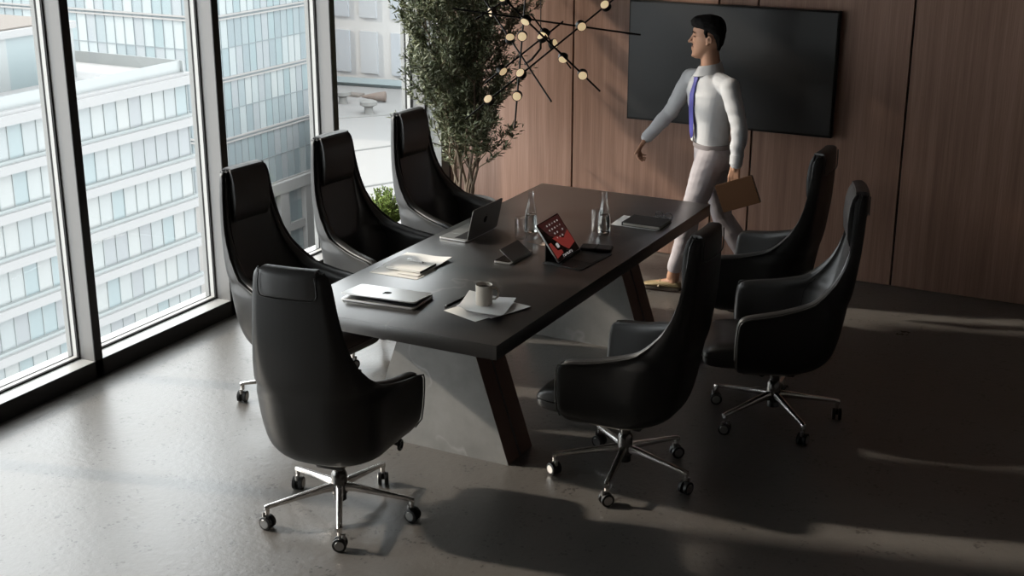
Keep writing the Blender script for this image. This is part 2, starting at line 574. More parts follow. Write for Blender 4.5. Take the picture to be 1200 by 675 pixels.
# glass tower with its corner towards us
OX, OY0, OY1 = -110.0, 131.0, 153.6
PZ, PITCH = -18.3, 7.6
ot = thing('glass_office_tower', 'blue grey glass office tower with narrow panels and pale corner column in the middle windows', 'building', (OX, OY0, -80))
def opart(name, bm, mats):
    return obj(name, bm, mats, ot, smooth=False)
ZB = PZ - 3.1 * PITCH
ZU = PZ + 5 * PITCH
bm = bmesh.new()
nrow = int(round((ZU - (PZ - 3 * PITCH)) / (PITCH / 2)))
grid_face(bm, (0, 1.0, 80 + PZ - 3 * PITCH), (0, OY1 - OY0 - 1.0, 0), (0, 0, nrow * PITCH / 2), 16, nrow, len(T_O), rnd)
grid_face(bm, (-2.2, 0, 80 + PZ - 3 * PITCH), (-60, 0, 0), (0, 0, nrow * PITCH / 2), 38, nrow, len(T_O), rnd)
opart('facade', bm, T_O)
bm = bmesh.new()
add_box(bm, (61.5, OY1 - OY0 - 0.4, 130), (-31, (OY1 - OY0) / 2, 60))
opart('core', bm, 'pale_render')
bm = bmesh.new()
add_box(bm, (2.3, 1.25, nrow * PITCH / 2 + 30), (-1.05, 0.5, 80 + PZ - 3 * PITCH + nrow * PITCH / 4 - 15))
opart('corner_column', bm, 'pale_render')
bm = bmesh.new()
add_box(bm, (1.0, 0.8, nrow * PITCH / 2 + 30), (-0.4, OY1 - OY0 + 0.1, 80 + PZ - 3 * PITCH + nrow * PITCH / 4 - 15))
opart('corner_column', bm, 'pale_render')
for k in range(-5, 4):
    z = 80 + PZ - k * PITCH
    bm = bmesh.new()
    for dz in (-0.22, 0.22):
        add_box(bm, (0.3, OY1 - OY0 - 1.2, 0.2), (0.1, (OY1 - OY0) / 2 + 0.4, z + dz), mi=0)
        add_box(bm, (60, 0.3, 0.2), (-32.2, -0.1, z + dz), mi=0)
    add_box(bm, (0.1, OY1 - OY0 - 1.2, 0.26), (0.02, (OY1 - OY0) / 2 + 0.4, z), mi=1)
    add_box(bm, (60, 0.1, 0.26), (-32.2, -0.02, z), mi=1)
    if k < 3:
        add_box(bm, (0.12, OY1 - OY0 - 1.2, 0.12), (0.02, (OY1 - OY0) / 2 + 0.4, z - PITCH / 2), mi=1)
        add_box(bm, (60, 0.12, 0.12), (-32.2, -0.02, z - PITCH / 2), mi=1)
    opart('spandrel', bm, ['pale_render', 'thin_line'])
bm = bmesh.new()
for k in range(1, 16):
    add_box(bm, (0.1, 0.08, nrow * PITCH / 2), (0.02, 1.0 + (OY1 - OY0 - 1.0) * k / 16, 80 + PZ - 3 * PITCH + nrow * PITCH / 4))
for k in range(1, 38):
    add_box(bm, (0.09, 0.1, nrow * PITCH / 2), (-2.2 - 60 * k / 38, -0.02, 80 + PZ - 3 * PITCH + nrow * PITCH / 4))
opart('mullions', bm, 'thin_line')
bm = bmesh.new()                            # white podium storeys with deep bays
zt = 80 + PZ - 3 * PITCH
add_box(bm, (1.2, OY1 - OY0 + 1.5, 1.5), (0.3, (OY1 - OY0) / 2 + 0.5, zt - 0.6), mi=0)
for k in range(5):
    add_box(bm, (1.0, 1.9, 26), (0.3, 1.2 + k * 5.6, zt - 13), mi=0)
for j in range(1, 4):
    add_box(bm, (0.7, OY1 - OY0, 1.1), (0.2, (OY1 - OY0) / 2, zt - j * 6.5), mi=0)
opart('podium_frame', bm, ['pale_render'])
bm = bmesh.new()
grid_face(bm, (0.06, 0, zt - 26), (0, OY1 - OY0, 0), (0, 0, 26), 28, 8, len(T_O), rnd)
opart('podium_glazing', bm, T_O)

# white block and roof deck in the window by the plant
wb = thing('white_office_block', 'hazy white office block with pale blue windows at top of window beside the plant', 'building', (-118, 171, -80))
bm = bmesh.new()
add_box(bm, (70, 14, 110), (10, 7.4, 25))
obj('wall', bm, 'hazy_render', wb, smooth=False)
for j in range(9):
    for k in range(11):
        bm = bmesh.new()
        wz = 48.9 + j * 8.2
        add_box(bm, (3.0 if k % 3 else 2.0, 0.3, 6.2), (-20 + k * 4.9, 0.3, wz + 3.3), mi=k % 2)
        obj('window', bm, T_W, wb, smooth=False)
rf = thing('flat_roof_building', 'low white building with a broad flat roof terrace in the window beside the plant', 'building', (-90, 135, -80))
bm = bmesh.new()
rp = [(-27.4, 31.4), (-14.0, 33.2), (24.5, -28.5), (16.6, -32.0)]
loft(bm, [[(x, y, 0.0) for x, y in rp], [(x, y, 48.0) for x, y in rp]])
obj('roof_block', bm, 'roof_deck', rf, smooth=False)
bm = bmesh.new()
for f0, f1 in ((0.35, 0.25), (0.62, 0.5), (0.85, 0.75)):
    p0 = Vector(rp[0]).lerp(Vector(rp[3]), f0); p1 = Vector(rp[1]).lerp(Vector(rp[2]), f1)
    add_cyl(bm, (p0.x, p0.y, 48.02), (p1.x, p1.y, 48.02), 0.14, n=8)
obj('roof_joint', bm, 'roof_grey', rf, smooth=False)
bm = bmesh.new()
add_cyl(bm, (-27.4, 31.3, 48.5), (-12.0, 33.1, 48.5), 0.7, n=4)
obj('parapet', bm, T_T[3], rf, smooth=False)
gv = None
for (x, y), lb in (((-106.8, 154.3), 'small pale mushroom roof vent standing on the roof terrace, left one of two'),
                   ((-99.7, 149.9), 'small pale mushroom roof vent standing on the roof terrace, right one of two')):
    if gv is None:
        gv = thing('roof_vent', lb, 'vent', (x, y, -32.1), 0, 'roof vents on the terrace')
        bm = bmesh.new(); add_lathe(bm, [(0.75, 0), (0.6, 0.3), (0.55, 1.1)], 20)
        obj('base', bm, 'roof_grey', gv)
        bm = bmesh.new(); add_lathe(bm, [(0.6, 1.0), (1.15, 1.25), (1.15, 1.7), (0.5, 1.95), (0.02, 2.0)], 20)
        obj('cap', bm, 'roof_grey', gv)
    else:
        dup(gv, (x, y, -32.1), 0, lb)
bm = bmesh.new(); add_box(bm, (6.0, 1.8, 0.5), (0, 0, 0.3), bevel=0.1)
tag(obj('roof_planter', bm, 'roof_tan'), 'long low tan planter lying on the far roof terrace', 'planter').location = (-110.4, 159.8, -32.2)
bm = bmesh.new()
add_lathe(bm, [(0.1, -1.9), (0.35, -0.9), (0.6, 0.3), (0.72, 1.2), (0.75, 1.4), (0.55, 1.5)], 20)
bmesh.ops.rotate(bm, cent=(0, 0, 0), matrix=Matrix.Rotation(R(90), 3, 'Y'), verts=bm.verts[:])
o = tag(obj('roof_duct', bm, 'terracotta_pipe'), 'tapered terracotta coloured duct lying on the roof terrace', 'duct')
o.location = (-103.4, 157.2, -31.25); o.rotation_euler = (0, 0, R(25))
bm = bmesh.new(); add_box(bm, (500, 700, 1), (-220, 200, -80.6))
struct('ground', bm, 'street_pale')

# ------------------------------------------------------------------ conference table
TZ = 0.77
TX0, TX1, TYN, TYF = -3.815, -2.672, 4.962, 7.712
tbl = thing('conference_table', 'long dark veined stone conference table on trapezoid panel legs', 'table', ((TX0 + TX1) / 2, (TYN + TYF) / 2, 0))
cx, cy = tbl.location.x, tbl.location.y
bm = bmesh.new()
add_box(bm, (TX1 - TX0, TYF - TYN, 0.07), (0, 0, TZ - 0.035), bevel=0.0025, seg=2)
obj('tabletop', bm, 'dark_stone', tbl)
def panel(y0, y1):
    bm = bmesh.new()
    zt = TZ - 0.07
    xs = [(-3.625 - cx, 0.0), (-2.814 - cx, 0.0), (-3.043 - cx, zt), (-3.375 - cx, zt)]
    A = [bm.verts.new((x, y0 - cy, z)) for x, z in xs]
    B = [bm.verts.new((x, y1 - cy, z)) for x, z in xs]
    bm.faces.new(A).material_index = 0
    bm.faces.new(list(reversed(B))).material_index = 0
    for i in range(4):
        j = (i + 1) % 4
        bm.faces.new((A[j], A[i], B[i], B[j])).material_index = 1
    obj('leg_panel', bm, ['grey_stone', 'brown_wood'], tbl, smooth=False)
def spacer(y0, y1):
    bm = bmesh.new()
    zt = TZ - 0.07
    xs = [(-3.605 - cx, 0.0), (-2.835 - cx, 0.0), (-3.063 - cx, zt), (-3.36 - cx, zt)]
    loft(bm, [[(x, y0 - cy, z) for x, z in xs], [(x, y1 - cy, z) for x, z in xs]])
    obj('spacer', bm, 'black_gap', tbl, smooth=False)
for y0 in (5.341, 7.05):
    panel(y0, y0 + 0.118); spacer(y0 + 0.118, y0 + 0.136); panel(y0 + 0.136, y0 + 0.256)

# ------------------------------------------------------------------ television
tv = thing('television', 'large wall-mounted black flat screen television on the walnut wall', 'television', (-3.018, YB, 0.98))
bm = bmesh.new()
add_box(bm, (1.476, 0.045, 0.834), (0, -0.035, 0.417), bevel=0.004)
mat('tv_bezel', (0.006, 0.006, 0.006), 0.3)
mat('tv_screen', (0.018, 0.017, 0.0165), 0.36, spec=0.5)
obj('bezel', bm, 'tv_bezel', tv)
bm = bmesh.new(); add_box(bm, (1.45, 0.004, 0.806), (0, -0.0585, 0.419))
obj('screen', bm, 'tv_screen', tv)
bm = bmesh.new(); add_box(bm, (0.5, 0.012, 0.4), (0, -0.0065, 0.42))
obj('wall_bracket', bm, 'black_plastic', tv)

# ------------------------------------------------------------------ executive chairs (local: faces +y)
#        z      w      yb      yf     r
ROWS = [(0.314, 0.100, -0.070, 0.120, 0.09),
        (0.317, 0.165, -0.140, 0.165, 0.14),
        (0.326, 0.208, -0.190, 0.188, 0.18),
        (0.344, 0.236, -0.228, 0.200, 0.20),
        (0.376, 0.255, -0.259, 0.207, 0.20),
        (0.420, 0.267, -0.281, 0.210, 0.19),
        (0.490, 0.277, -0.300, 0.212, 0.19),
        (0.560, 0.283, -0.314, 0.210, 0.19),
        (0.615, 0.286, -0.323, 0.205, 0.19),
        (0.640, 0.286, -0.327, 0.196, 0.19),
        (0.652, 0.285, -0.329, 0.150, 0.185),
        (0.660, 0.283, -0.330, 0.080, 0.18),
        (0.672, 0.278, -0.332, 0.005, 0.175),
        (0.690, 0.271, -0.336, -0.068, 0.165),
        (0.705, 0.264, -0.341, -0.122, 0.155),
        (0.725, 0.268, -0.347, -0.160, 0.145),
        (0.763, 0.254, -0.355, -0.205, 0.125),
        (0.820, 0.237, -0.363, -0.255, 0.10),
        (0.892, 0.219, -0.372, -0.292, 0.08),
        (0.974, 0.205, -0.380, -0.318, 0.06),
        (1.060, 0.191, -0.386, -0.332, 0.05),
        (1.141, 0.181, -0.389, -0.340, 0.045),
        (1.199, 0.173, -0.390, -0.342, 0.04),
        (1.232, 0.165, -0.389, -0.349, 0.03),
        (1.250, 0.149, -0.386, -0.355, 0.022)]
NB, NA, NS = 6, 8, 8
def half_curve(row, off=0.0, yinset=0.0):
    z, w, yb, yf, r = row
    spl = 0.052 * max(0, min(1, (yf + 0.25) / 0.45)) * max(0.0, min(1, (z - 0.31) / 0.10))
    w -= off; yb += off; yf -= yinset
    r = max(0.006, min(r - off * 0.7, w * 0.85, (yf - yb) * 0.8))
    pts = []
    for i in range(NB):
        pts.append((i / NB * (w - r), yb))
    for i in range(NA):
        a = i / NA * PI / 2
        pts.append((w - r + r * math.sin(a), yb + r - r * math.cos(a)))
    for i in range(NS + 1):
        pts.append((w + spl * (i / NS) ** 1.5, yb + r + (yf - yb - r) * i / NS))
    bul = 0.016 if z > 0.8 else 0.016 * max(0, (z - 0.4) / 0.4)
    return [(x, y + bul * min(1, abs(x) / 0.2) ** 2 if i < NB + NA else y + bul * (1 - (i - NB - NA) / NS), z) for i, (x, y) in enumerate(pts)]
def full_curve(row, off=0.0, yinset=0.0):
    h = half_curve(row, off, yinset)
    return [(-x, y, z) for x, y, z in reversed(h[1:])] + h
def shell_mesh(o0, o1, rows, yinset=0.0, cap_bottom=False, bulge=0.0):
    """wall between two offsets of the plan curve; a bulge pads and rounds the free edge"""
    bm = bmesh.new()
    CA = [full_curve(r, o0, yinset) for r in rows]
    CB = [full_curve(r, o1(r[0]) if callable(o1) else o1, yinset) for r in rows]
    mids = None
    if bulge:
        mids = []
        for i in range(len(rows)):
            p, q = CA[max(i - 1, 0)][0], CA[min(i + 1, len(rows) - 1)][0]
            t = Vector((q[1] - p[1], q[2] - p[2])).normalized()
            n = (t.y, -t.x)
            k = bulge * min(1, (CA[i][0][0] - CB[i][0][0]) / -0.03)
            row = []
            for e in (0, -1):
                m_ = (Vector(CA[i][e]) + Vector(CB[i][e])) / 2 + Vector((0, n[0] * k, n[1] * k))
                row.append(m_)
                for C_ in (CA, CB):
                    x, y, z = C_[i][e]
                    C_[i][e] = (x, y + n[0] * k * 0.3, z + n[1] * k * 0.3)
            mids.append(row)
    A = loft(bm, CA, closed=False)
    B = loft(bm, CB, closed=False)
    M = [[bm.verts.new(p) for p in row] for row in mids] if mids else None
    for i in range(len(rows) - 1):
        for e, k in ((0, 0), (-1, 1)):
            if M:
                bm.faces.new((A[i][e], A[i + 1][e], M[i + 1][k], M[i][k]))
                bm.faces.new((M[i][k], M[i + 1][k], B[i + 1][e], B[i][e]))
            else:
                bm.faces.new((A[i][e], A[i + 1][e], B[i + 1][e], B[i][e]))
    n = len(A[0])
    for k in range(n - 1):
        bm.faces.new((A[-1][k], A[-1][k + 1], B[-1][k + 1], B[-1][k]))
        if not cap_bottom:
            bm.faces.new((A[0][k], B[0][k], B[0][k + 1], A[0][k + 1]))
    if cap_bottom:
        bm.faces.new(A[0]); bm.faces.new(list(reversed(B[0])))
        bm.faces.new((A[0][0], B[0][0], B[0][-1], A[0][-1]))
    return bm

def caster_mesh():
    bm = bmesh.new()
    for s in (-1, 1):
        xo = s * 0.0155
        for r0, x0, x1, mi in ((0.031, -0.009, 0.009, 0),):
            add_tube(bm, [(xo + x0, 0, 0.031), (xo + x0 * 0.8, 0, 0.031), (xo + x1 * 0.8, 0, 0.031), (xo + x1, 0, 0.031)], [r0 - 0.004, r0, r0, r0 - 0.004], 22, 0)
        add_cyl(bm, (xo + s * 0.008, 0, 0.031), (xo + s * 0.0105, 0, 0.031), 0.022, 0.020, 20, 1)
    add_box(bm, (0.014, 0.034, 0.03), (0, 0.006, 0.045), bevel=0.003, mi=0)
    add_cyl(bm, (0, 0.016, 0.05), (0, 0.016, 0.076), 0.009, 0.009, 12, 1)
    return to_mesh('caster', bm, ['black_plastic', 'caster_hub'])
CASTER = caster_mesh()

def make_chair(label):
    t = thing('executive_chair', label, 'chair', group='black leather high-back chairs around the table')
    obj('outer_shell', shell_mesh(0.0, 0.02, ROWS, 0.0, True), 'black_leather', t, subsurf=1, angle=180)
    rows2 = [(z + (0 if z < 1.2 else 0.002), w, yb, yf, r) for z, w, yb, yf, r in ROWS[5:]]
    obj('inner_upholstery', shell_mesh(0.0215, lambda z: 0.076 - 0.030 * max(0, min(1, (z - 0.68) / 0.25)), rows2, 0.004, bulge=0.016), 'black_leather_liner', t, subsurf=1, angle=180)
    # piping along the rim
    for off, yi, rr, nm in ((0.003, -0.001, 0.0034, 'piping'),):
        bm = bmesh.new()
        pts = [full_curve(r, off, yi)[0] for r in ROWS[4:]]
        top = [(x, y, z + 0.002) for x, y, z in full_curve(ROWS[-1], off, yi)]
        pts2 = [full_curve(r, off, yi)[-1] for r in reversed(ROWS[4:])]
        add_tube(bm, pts + top[1:-1] + pts2, rr, 6)
        obj(nm, bm, 'black_piping', t, angle=180)
    # stitched seams where the arm lining meets the back lining
    for s in (-1, 1):
        bm = bmesh.new()
        pts = []
        for r in ROWS[6:17]:
            h = half_curve(r, 0.0762 - 0.030 * max(0, min(1, (r[0] - 0.68) / 0.25)), 0.007)
            p = h[NB + NA - 1]
            pts.append((s * p[0], p[1], p[2]))
        add_tube(bm, pts, 0.0022, 6)
        obj('seam', bm, 'dark_seam', t, angle=180)
    # seat cushion: crowned, rounded nose ahead of the arms
    bm = bmesh.new()
    rings = []
    for y, hw, z0, z1 in [(q[0], q[1] * 0.93, q[2], q[3]) for q in ((-0.235, 0.13, 0.41, 0.455), (-0.18, 0.175, 0.39, 0.466), (-0.09, 0.205, 0.36, 0.473), (0.0, 0.226, 0.343, 0.476), (0.12, 0.236, 0.338, 0.480),
                          (0.21, 0.240, 0.336, 0.482), (0.28, 0.244, 0.338, 0.478), (0.33, 0.242, 0.344, 0.464), (0.362, 0.232, 0.356, 0.440), (0.376, 0.21, 0.375, 0.415))]:
        ring = []
        zc, hz = (z0 + z1) / 2, (z1 - z0) / 2
        for i in range(28):
            a = 2 * PI * i / 28
            ca, sa = math.cos(a), math.sin(a)
            ex = 0.28
            ring.append((hw * math.copysign(abs(ca) ** ex, ca), y, zc + hz * math.copysign(abs(sa) ** (ex + 0.15), sa)))
        rings.append(ring)
    loft(bm, rings)
    obj('seat_cushion', bm, 'black_leather_liner', t, angle=180, subsurf=1)
    bm = bmesh.new()
    add_tube(bm, [(x * 0.935, y, z) for x, y, z in [(-0.238, 0.24, 0.40), (-0.245, 0.30, 0.402), (-0.236, 0.352, 0.404), (-0.2, 0.374, 0.404), (0, 0.379, 0.404), (0.2, 0.374, 0.404), (0.236, 0.352, 0.404), (0.245, 0.30, 0.402), (0.238, 0.24, 0.40)]], 0.003, 6)
    obj('seat_piping', bm, 'black_piping', t, angle=180)
    # headrest: padded front, wraps over the top, flap behind
    bm = bmesh.new()
    rings = []
    for z, d, hw in ((0.985, 0.006, 0.112), (1.0, 0.026, 0.124), (1.04, 0.040, 0.130), (1.12, 0.047, 0.129), (1.2, 0.043, 0.126), (1.245, 0.033, 0.124), (1.272, 0.018, 0.121), (1.284, 0.006, 0.114)):
        y0 = -0.350 + (1.28 - z) * 0.02
        z = .72 + (z - .72) * .957
        ring = []
        for i in range(24):
            a = 2 * PI * i / 24
            ca, sa = math.cos(a), math.sin(a)
            d_ = d * 1.15
            ring.append((hw * math.copysign(abs(ca) ** 0.35, ca), y0 + d_ * (0.5 + 0.5 * math.copysign(abs(sa) ** 0.5, sa)) + 0.012 * (abs(ca) ** 3), z))
        rings.append(ring)
    loft(bm, rings)
    rings = []
    for k, (z, o0, hwf) in enumerate(((1.160, 0.001, 0.84), (1.163, 0.007, 0.88), (1.170, 0.009, 0.95), (1.185, 0.009, 1), (1.225, 0.009, 0.99), (1.258, 0.009, 0.97), (1.280, 0.004, 0.94), (1.289, -0.012, .92), (1.289, -0.04, .90), (1.284, -0.06, 0.88))):
        z = .72 + (z - .72) * .957
        ring = []
        for i in range(13):
            x = (-1 + i / 6) * 0.130 * hwf
            yb = -0.389 + 0.016 * (abs(x) / 0.2) ** 2 - (o0 * (1 - 0.85 * (abs(i - 6) / 6) ** 5) if o0 > 0 else o0)
            ring.append((x, yb, z + (0.004 if abs(i - 6) == 6 and 0 < k < 8 else 0) * 0))
        inner = [(x, y + (0.014 if z < 1.2585 else 0.0), z - (0.014 if z >= 1.2585 else 0)) for x, y, z in reversed(ring)]
        rings.append(ring + inner)
    loft(bm, rings)
    obj('headrest', bm, 'black_leather_liner', t, angle=50)
    bm = bmesh.new()
    path = [(-0.123, 1.243), (-0.129, 1.21), (-0.130, 1.165), (-0.121, 1.150), (-0.10, 1.145), (-0.05, 1.143), (0, 1.143)]
    path = path + [(-x, z) for x, z in reversed(path[:-1])]
    add_tube(bm, [(x, -0.399 + 0.016 * (abs(x) / 0.2) ** 2, z) for x, z in path], 0.003, 6)
    obj('headrest_piping', bm, 'black_piping', t, angle=180)
    # underside pan, mechanism, tilt knob
    bm = bmesh.new()
    c0 = full_curve((0.320, 0.185, -0.165, 0.17, 0.15)); c1 = full_curve((0.311, 0.182, -0.162, 0.167, 0.15))
    loft(bm, [c1, c0])
    obj('seat_pan', bm, 'polished_aluminium', t)
    bm = bmesh.new()
    add_box(bm, (0.13, 0.24, 0.05), (0, 0.02, 0.285), bevel=0.012)
    add_box(bm, (0.03, 0.16, 0.02), (0.15, 0.12, 0.298), bevel=0.005)
    obj('tilt_mechanism', bm, 'black_plastic', t)
    bm = bmesh.new()
    add_cyl(bm, (0.15, 0.20, 0.295), (0.215, 0.20, 0.280), 0.009, 0.009, 10, 0)
    add_tube(bm, [(0.212, 0.20 + 0.021 * math.cos(a), 0.282 + 0.021 * math.sin(a)) for a in [2 * PI * i / 16 for i in range(16)]], 0.0075, 8, 0, closed=True)
    obj('tilt_knob', bm, 'black_plastic', t)
    # column and hub
    bm = bmesh.new()
    add_lathe(bm, [(0.030, 0.075), (0.030, 0.105), (0.026, 0.11)], 20, mi=1)
    add_lathe(bm, [(0.026, 0.10), (0.036, 0.108), (0.036, 0.20), (0.030, 0.212), (0.026, 0.218)], 24, mi=0)
    add_cyl(bm, (0, 0, 0.21), (0, 0, 0.27), 0.025, 0.025, 20, 0)
    obj('gas_column', bm, ['dark_chrome', 'black_plastic'], t)
    # five star legs, each with its caster
    for k in range(5):
        a = 2 * PI * k / 5 + BASE_ROT
        bm = bmesh.new()
        rings = []
        for r, z, w, h in ((0.02, 0.140, 0.018, 0.022), (0.07, 0.139, 0.0165, 0.018), (0.2, 0.123, 0.0145, 0.0125), (0.318, 0.107, 0.0125, 0.0095), (0.338, 0.103, 0.0125, 0.010), (0.344, 0.099, 0.0105, 0.012)):
            ring = []
            for i in range(12):
                b_ = 2 * PI * i / 12
                cb, sb = math.cos(b_), math.sin(b_)
                ring.append((w * math.copysign(abs(cb) ** 0.6, cb), r, z + h * math.copysign(abs(sb) ** 0.6, sb)))
            rings.append(ring)
        loft(bm, rings)
        add_cyl(bm, (0, 0.333, 0.105), (0, 0.333, 0.068), 0.0115, 0.0095, 12)
        bmesh.ops.rotate(bm, cent=(0, 0, 0), matrix=Matrix.Rotation(a, 3, 'Z'), verts=bm.verts[:])
        lg = obj('base_leg', bm, 'polished_aluminium', t)
        c = link('caster', CASTER, lg)
        c.location = (-math.sin(a) * 0.335, math.cos(a) * 0.335, 0)
        c.rotation_euler = (0, 0, a + (0.6, 2.2, -0.9, 1.4, 2.8)[k])
    return t

BASE_ROT = R(-11)
CH = [  # x, y, facing angle in degrees (rotz), star turn, label
    (-3.252, 4.556, 9, 'black leather high-back chair at the near end of the table, its back to the camera'),
    (-4.15, 5.53, -96, 'black leather high-back chair beside the windows, nearest of the three on that side'),
    (-4.19, 6.39, -96, 'black leather high-back chair beside the windows, middle of the three on that side'),
    (-4.17, 7.21, -96, 'black leather high-back chair beside the windows, farthest of three, in front of the tree'),
    (-2.28, 5.515, 90, 'black leather high-back chair seen from behind at the right table side, nearest of three'),
    (-1.855, 6.48, 109, 'black leather high-back chair at the right table side turned to show headrest and seat'),
    (-2.25, 7.33, 90, 'black leather high-back chair at the right table side beside the walking man, farthest of three'),
]
proto = make_chair(CH[0][3])
proto.location = (CH[0][0], CH[0][1], 0); proto.rotation_euler = (0, 0, R(CH[0][2]))
STAR = [None, 7, -1, 23, -34, -18, -16]
for k, (x, y, a, lb) in enumerate(CH[1:], 1):
    r = dup(proto, (x, y, 0), R(a), lb)
    st = R(STAR[k])
    for ch in r.children:
        if ch.name.startswith('base_leg'):
            ch.rotation_euler = (0, 0, st)

# ------------------------------------------------------------------ things on the table
mat('laptop_silver', (0.60, 0.60, 0.60), 0.32, 0.85)
mat('laptop_grey', (0.17, 0.165, 0.16), 0.42, 0.55)
mat('laptop_key', (0.015, 0.015, 0.015), 0.5)
mat('laptop_keybed', (0.10, 0.10, 0.10), 0.5, 0.5)
mat('screen_off', (0.006, 0.006, 0.007), 0.15)
mat('logo_dark', (0.01, 0.01, 0.011), 0.6, spec=0.15)
mat('paper', (0.78, 0.76, 0.72), 0.75)
mat('paper_white', (0.84, 0.83, 0.81), 0.75)
mat('paper_pink', (0.42, 0.33, 0.28), 0.7)
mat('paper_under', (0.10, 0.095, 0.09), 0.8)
mat('ceramic', (0.56, 0.50, 0.43), 0.35, spec=0.5)
mat('coffee', (0.05, 0.022, 0.01), 0.12)
mat('pen_black', (0.012, 0.012, 0.013), 0.3)
mat('pen_silver', (0.6, 0.6, 0.6), 0.25, 0.9)
mat('notebook_cover', (0.034, 0.033, 0.033), 0.55)
mat('page_edge', (0.5, 0.47, 0.42), 0.8)
mat('black_case', (0.012, 0.012, 0.012), 0.6)
mat('wallet_leather', (0.016, 0.015, 0.015), 0.5)

def glass_mat(name, tint=(1, 1, 1), ior=1.45):
    """clear glass with clear shadows"""
    m = bpy.data.materials.new(name); m.use_nodes = True
    N, L = m.node_tree.nodes, m.node_tree.links
    b = N['Principled BSDF']
    b.inputs['Base Color'].default_value = (*tint, 1)
    b.inputs['Transmission Weight'].default_value = 1
    b.inputs['Roughness'].default_value = 0.0
    b.inputs['IOR'].default_value = ior
    MATS[name] = m
m = bpy.data.materials.new('clear_glass'); m.use_nodes = True      # thin-walled glassware
N, L = m.node_tree.nodes, m.node_tree.links
N.clear()
out = N.new('ShaderNodeOutputMaterial')
tr = N.new('ShaderNodeBsdfTransparent'); tr.inputs[0].default_value = (0.97, 0.975, 0.975, 1)
gl = N.new('ShaderNodeBsdfGlossy'); gl.inputs['Roughness'].default_value = 0.04
lw = N.new('ShaderNodeLayerWeight'); lw.inputs['Blend'].default_value = 0.35
rp = ramp(N, [(0.0, (0.05,) * 3), (0.55, (0.16,) * 3), (1.0, (0.95,) * 3)])
ms = N.new('ShaderNodeMixShader')
L.new(lw.outputs['Facing'], rp.inputs['Fac']); L.new(rp.outputs['Color'], ms.inputs[0])
L.new(tr.outputs[0], ms.inputs[1]); L.new(gl.outputs[0], ms.inputs[2])
L.new(ms.outputs[0], out.inputs[0])
MATS['clear_glass'] = m
glass_mat('water', (0.98, 1, 1), 1.33)

def logo(bm, w):
    """fruit mark with a bite and a leaf, flat in xy, about w wide"""
    pts = []
    n = 40
    for i in range(n):
        a = 2 * PI * i / n
        r = 0.5 * w * (1 - 0.10 * math.exp(-((a - PI / 2) / 0.28) ** 2) - 0.08 * math.exp(-((a - 1.5 * PI) / 0.25) ** 2))
        d = a if a < PI else a - 2 * PI
        if abs(d) < 0.5:
            r *= 0.66 + 0.34 * (abs(d) / 0.5) ** 2
        pts.append((r * math.cos(a), 1.05 * r * math.sin(a), 0))
    bm.faces.new([bm.verts.new(p) for p in pts])
    lf = [(0.02 * w, 0.56 * w), (0.05 * w, 0.70 * w), (0.17 * w, 0.82 * w), (0.16 * w, 0.68 * w)]
    bm.faces.new([bm.verts.new((x, y, 0)) for x, y in lf])
    r = bmesh.ops.extrude_face_region(bm, geom=bm.faces[:])
    bmesh.ops.translate(bm, vec=(0, 0, 0.0006), verts=[v for v in r['geom'] if isinstance(v, bmesh.types.BMVert)])

def rounded_plate(bm, sx, sy, sz, c=(0, 0, 0), rad=0.012, mi=0, n=5, bev=0.0):
    def ring(z, ins=0):
        out = []
        for qx, qy, a0 in ((1, 1, 0), (-1, 1, 1), (-1, -1, 2), (1, -1, 3)):
            for i in range(n + 1):
                a = (a0 + i / n) * PI / 2
                out.append((c[0] + qx * (sx / 2 - rad) + (rad - ins) * math.cos(a), c[1] + qy * (sy / 2 - rad) + (rad - ins) * math.sin(a), c[2] + z))
        return out
    if bev:
        loft(bm, [ring(-sz / 2, bev), ring(-sz / 2 + bev), ring(sz / 2 - bev), ring(sz / 2, bev)], mi=mi)
    else:
        loft(bm, [ring(-sz / 2), ring(sz / 2)], mi=mi)

def make_laptop(label, w, d, lid_angle, loc, rotz, base_m, lid_m):
    """hinge along +y edge; lid_angle 0 = shut"""
    t = thing('laptop', label, 'laptop', loc, rotz)
    bm = bmesh.new(); rounded_plate(bm, w, d, 0.011, (0, 0, 0.0065), 0.014, bev=0.0025)
    obj('base', bm, base_m, t)
    bm = bmesh.new(); add_box(bm, (w * 0.86, d * 0.42, 0.0012), (0, d * 0.2, 0.0126), mi=0)
    for j in range(5):
        for i in range(13):
            add_box(bm, (w * 0.056, d * 0.066, 0.0012), (-w * 0.395 + i * w * 0.0658, d * 0.045 + j * d * 0.078, 0.0137), mi=1)
    obj('keyboard', bm, ['laptop_keybed', 'laptop_key'], t, smooth=False)
    bm = bmesh.new(); rounded_plate(bm, w * 0.36, d * 0.3, 0.0006, (0, -d * 0.25, 0.0123), 0.008)
    obj('trackpad', bm, base_m, t)
    lid = bmesh.new()
    rounded_plate(lid, w, d, 0.006, (0, -d / 2, 0.003), 0.014, bev=0.0015)
    lo = obj('lid', lid, lid_m, t)
    lo.location = (0, d / 2, 0.0145); lo.rotation_euler = (-lid_angle, 0, 0)
    bm = bmesh.new(); rounded_plate(bm, w * 0.97, d * 0.94, 0.0008, (0, -d / 2, -0.0004), 0.01)
    obj('display', bm, 'screen_off', lo)
    bm = bmesh.new(); logo(bm, w * 0.115)
    bmesh.ops.rotate(bm, cent=(0, 0, 0), matrix=Matrix.Rotation(PI, 3, 'Z'), verts=bm.verts[:])
    bmesh.ops.translate(bm, vec=(0, -d / 2, 0.006), verts=bm.verts[:])
    obj('logo', bm, 'logo_dark', lo, smooth=False)
    bm = bmesh.new(); add_cyl(bm, (-w * 0.4, d / 2 - 0.002, 0.0125), (w * 0.4, d / 2 - 0.002, 0.0125), 0.004, n=10)
    obj('hinge', bm, 'black_plastic', t)
    return t
ZT_ = TZ
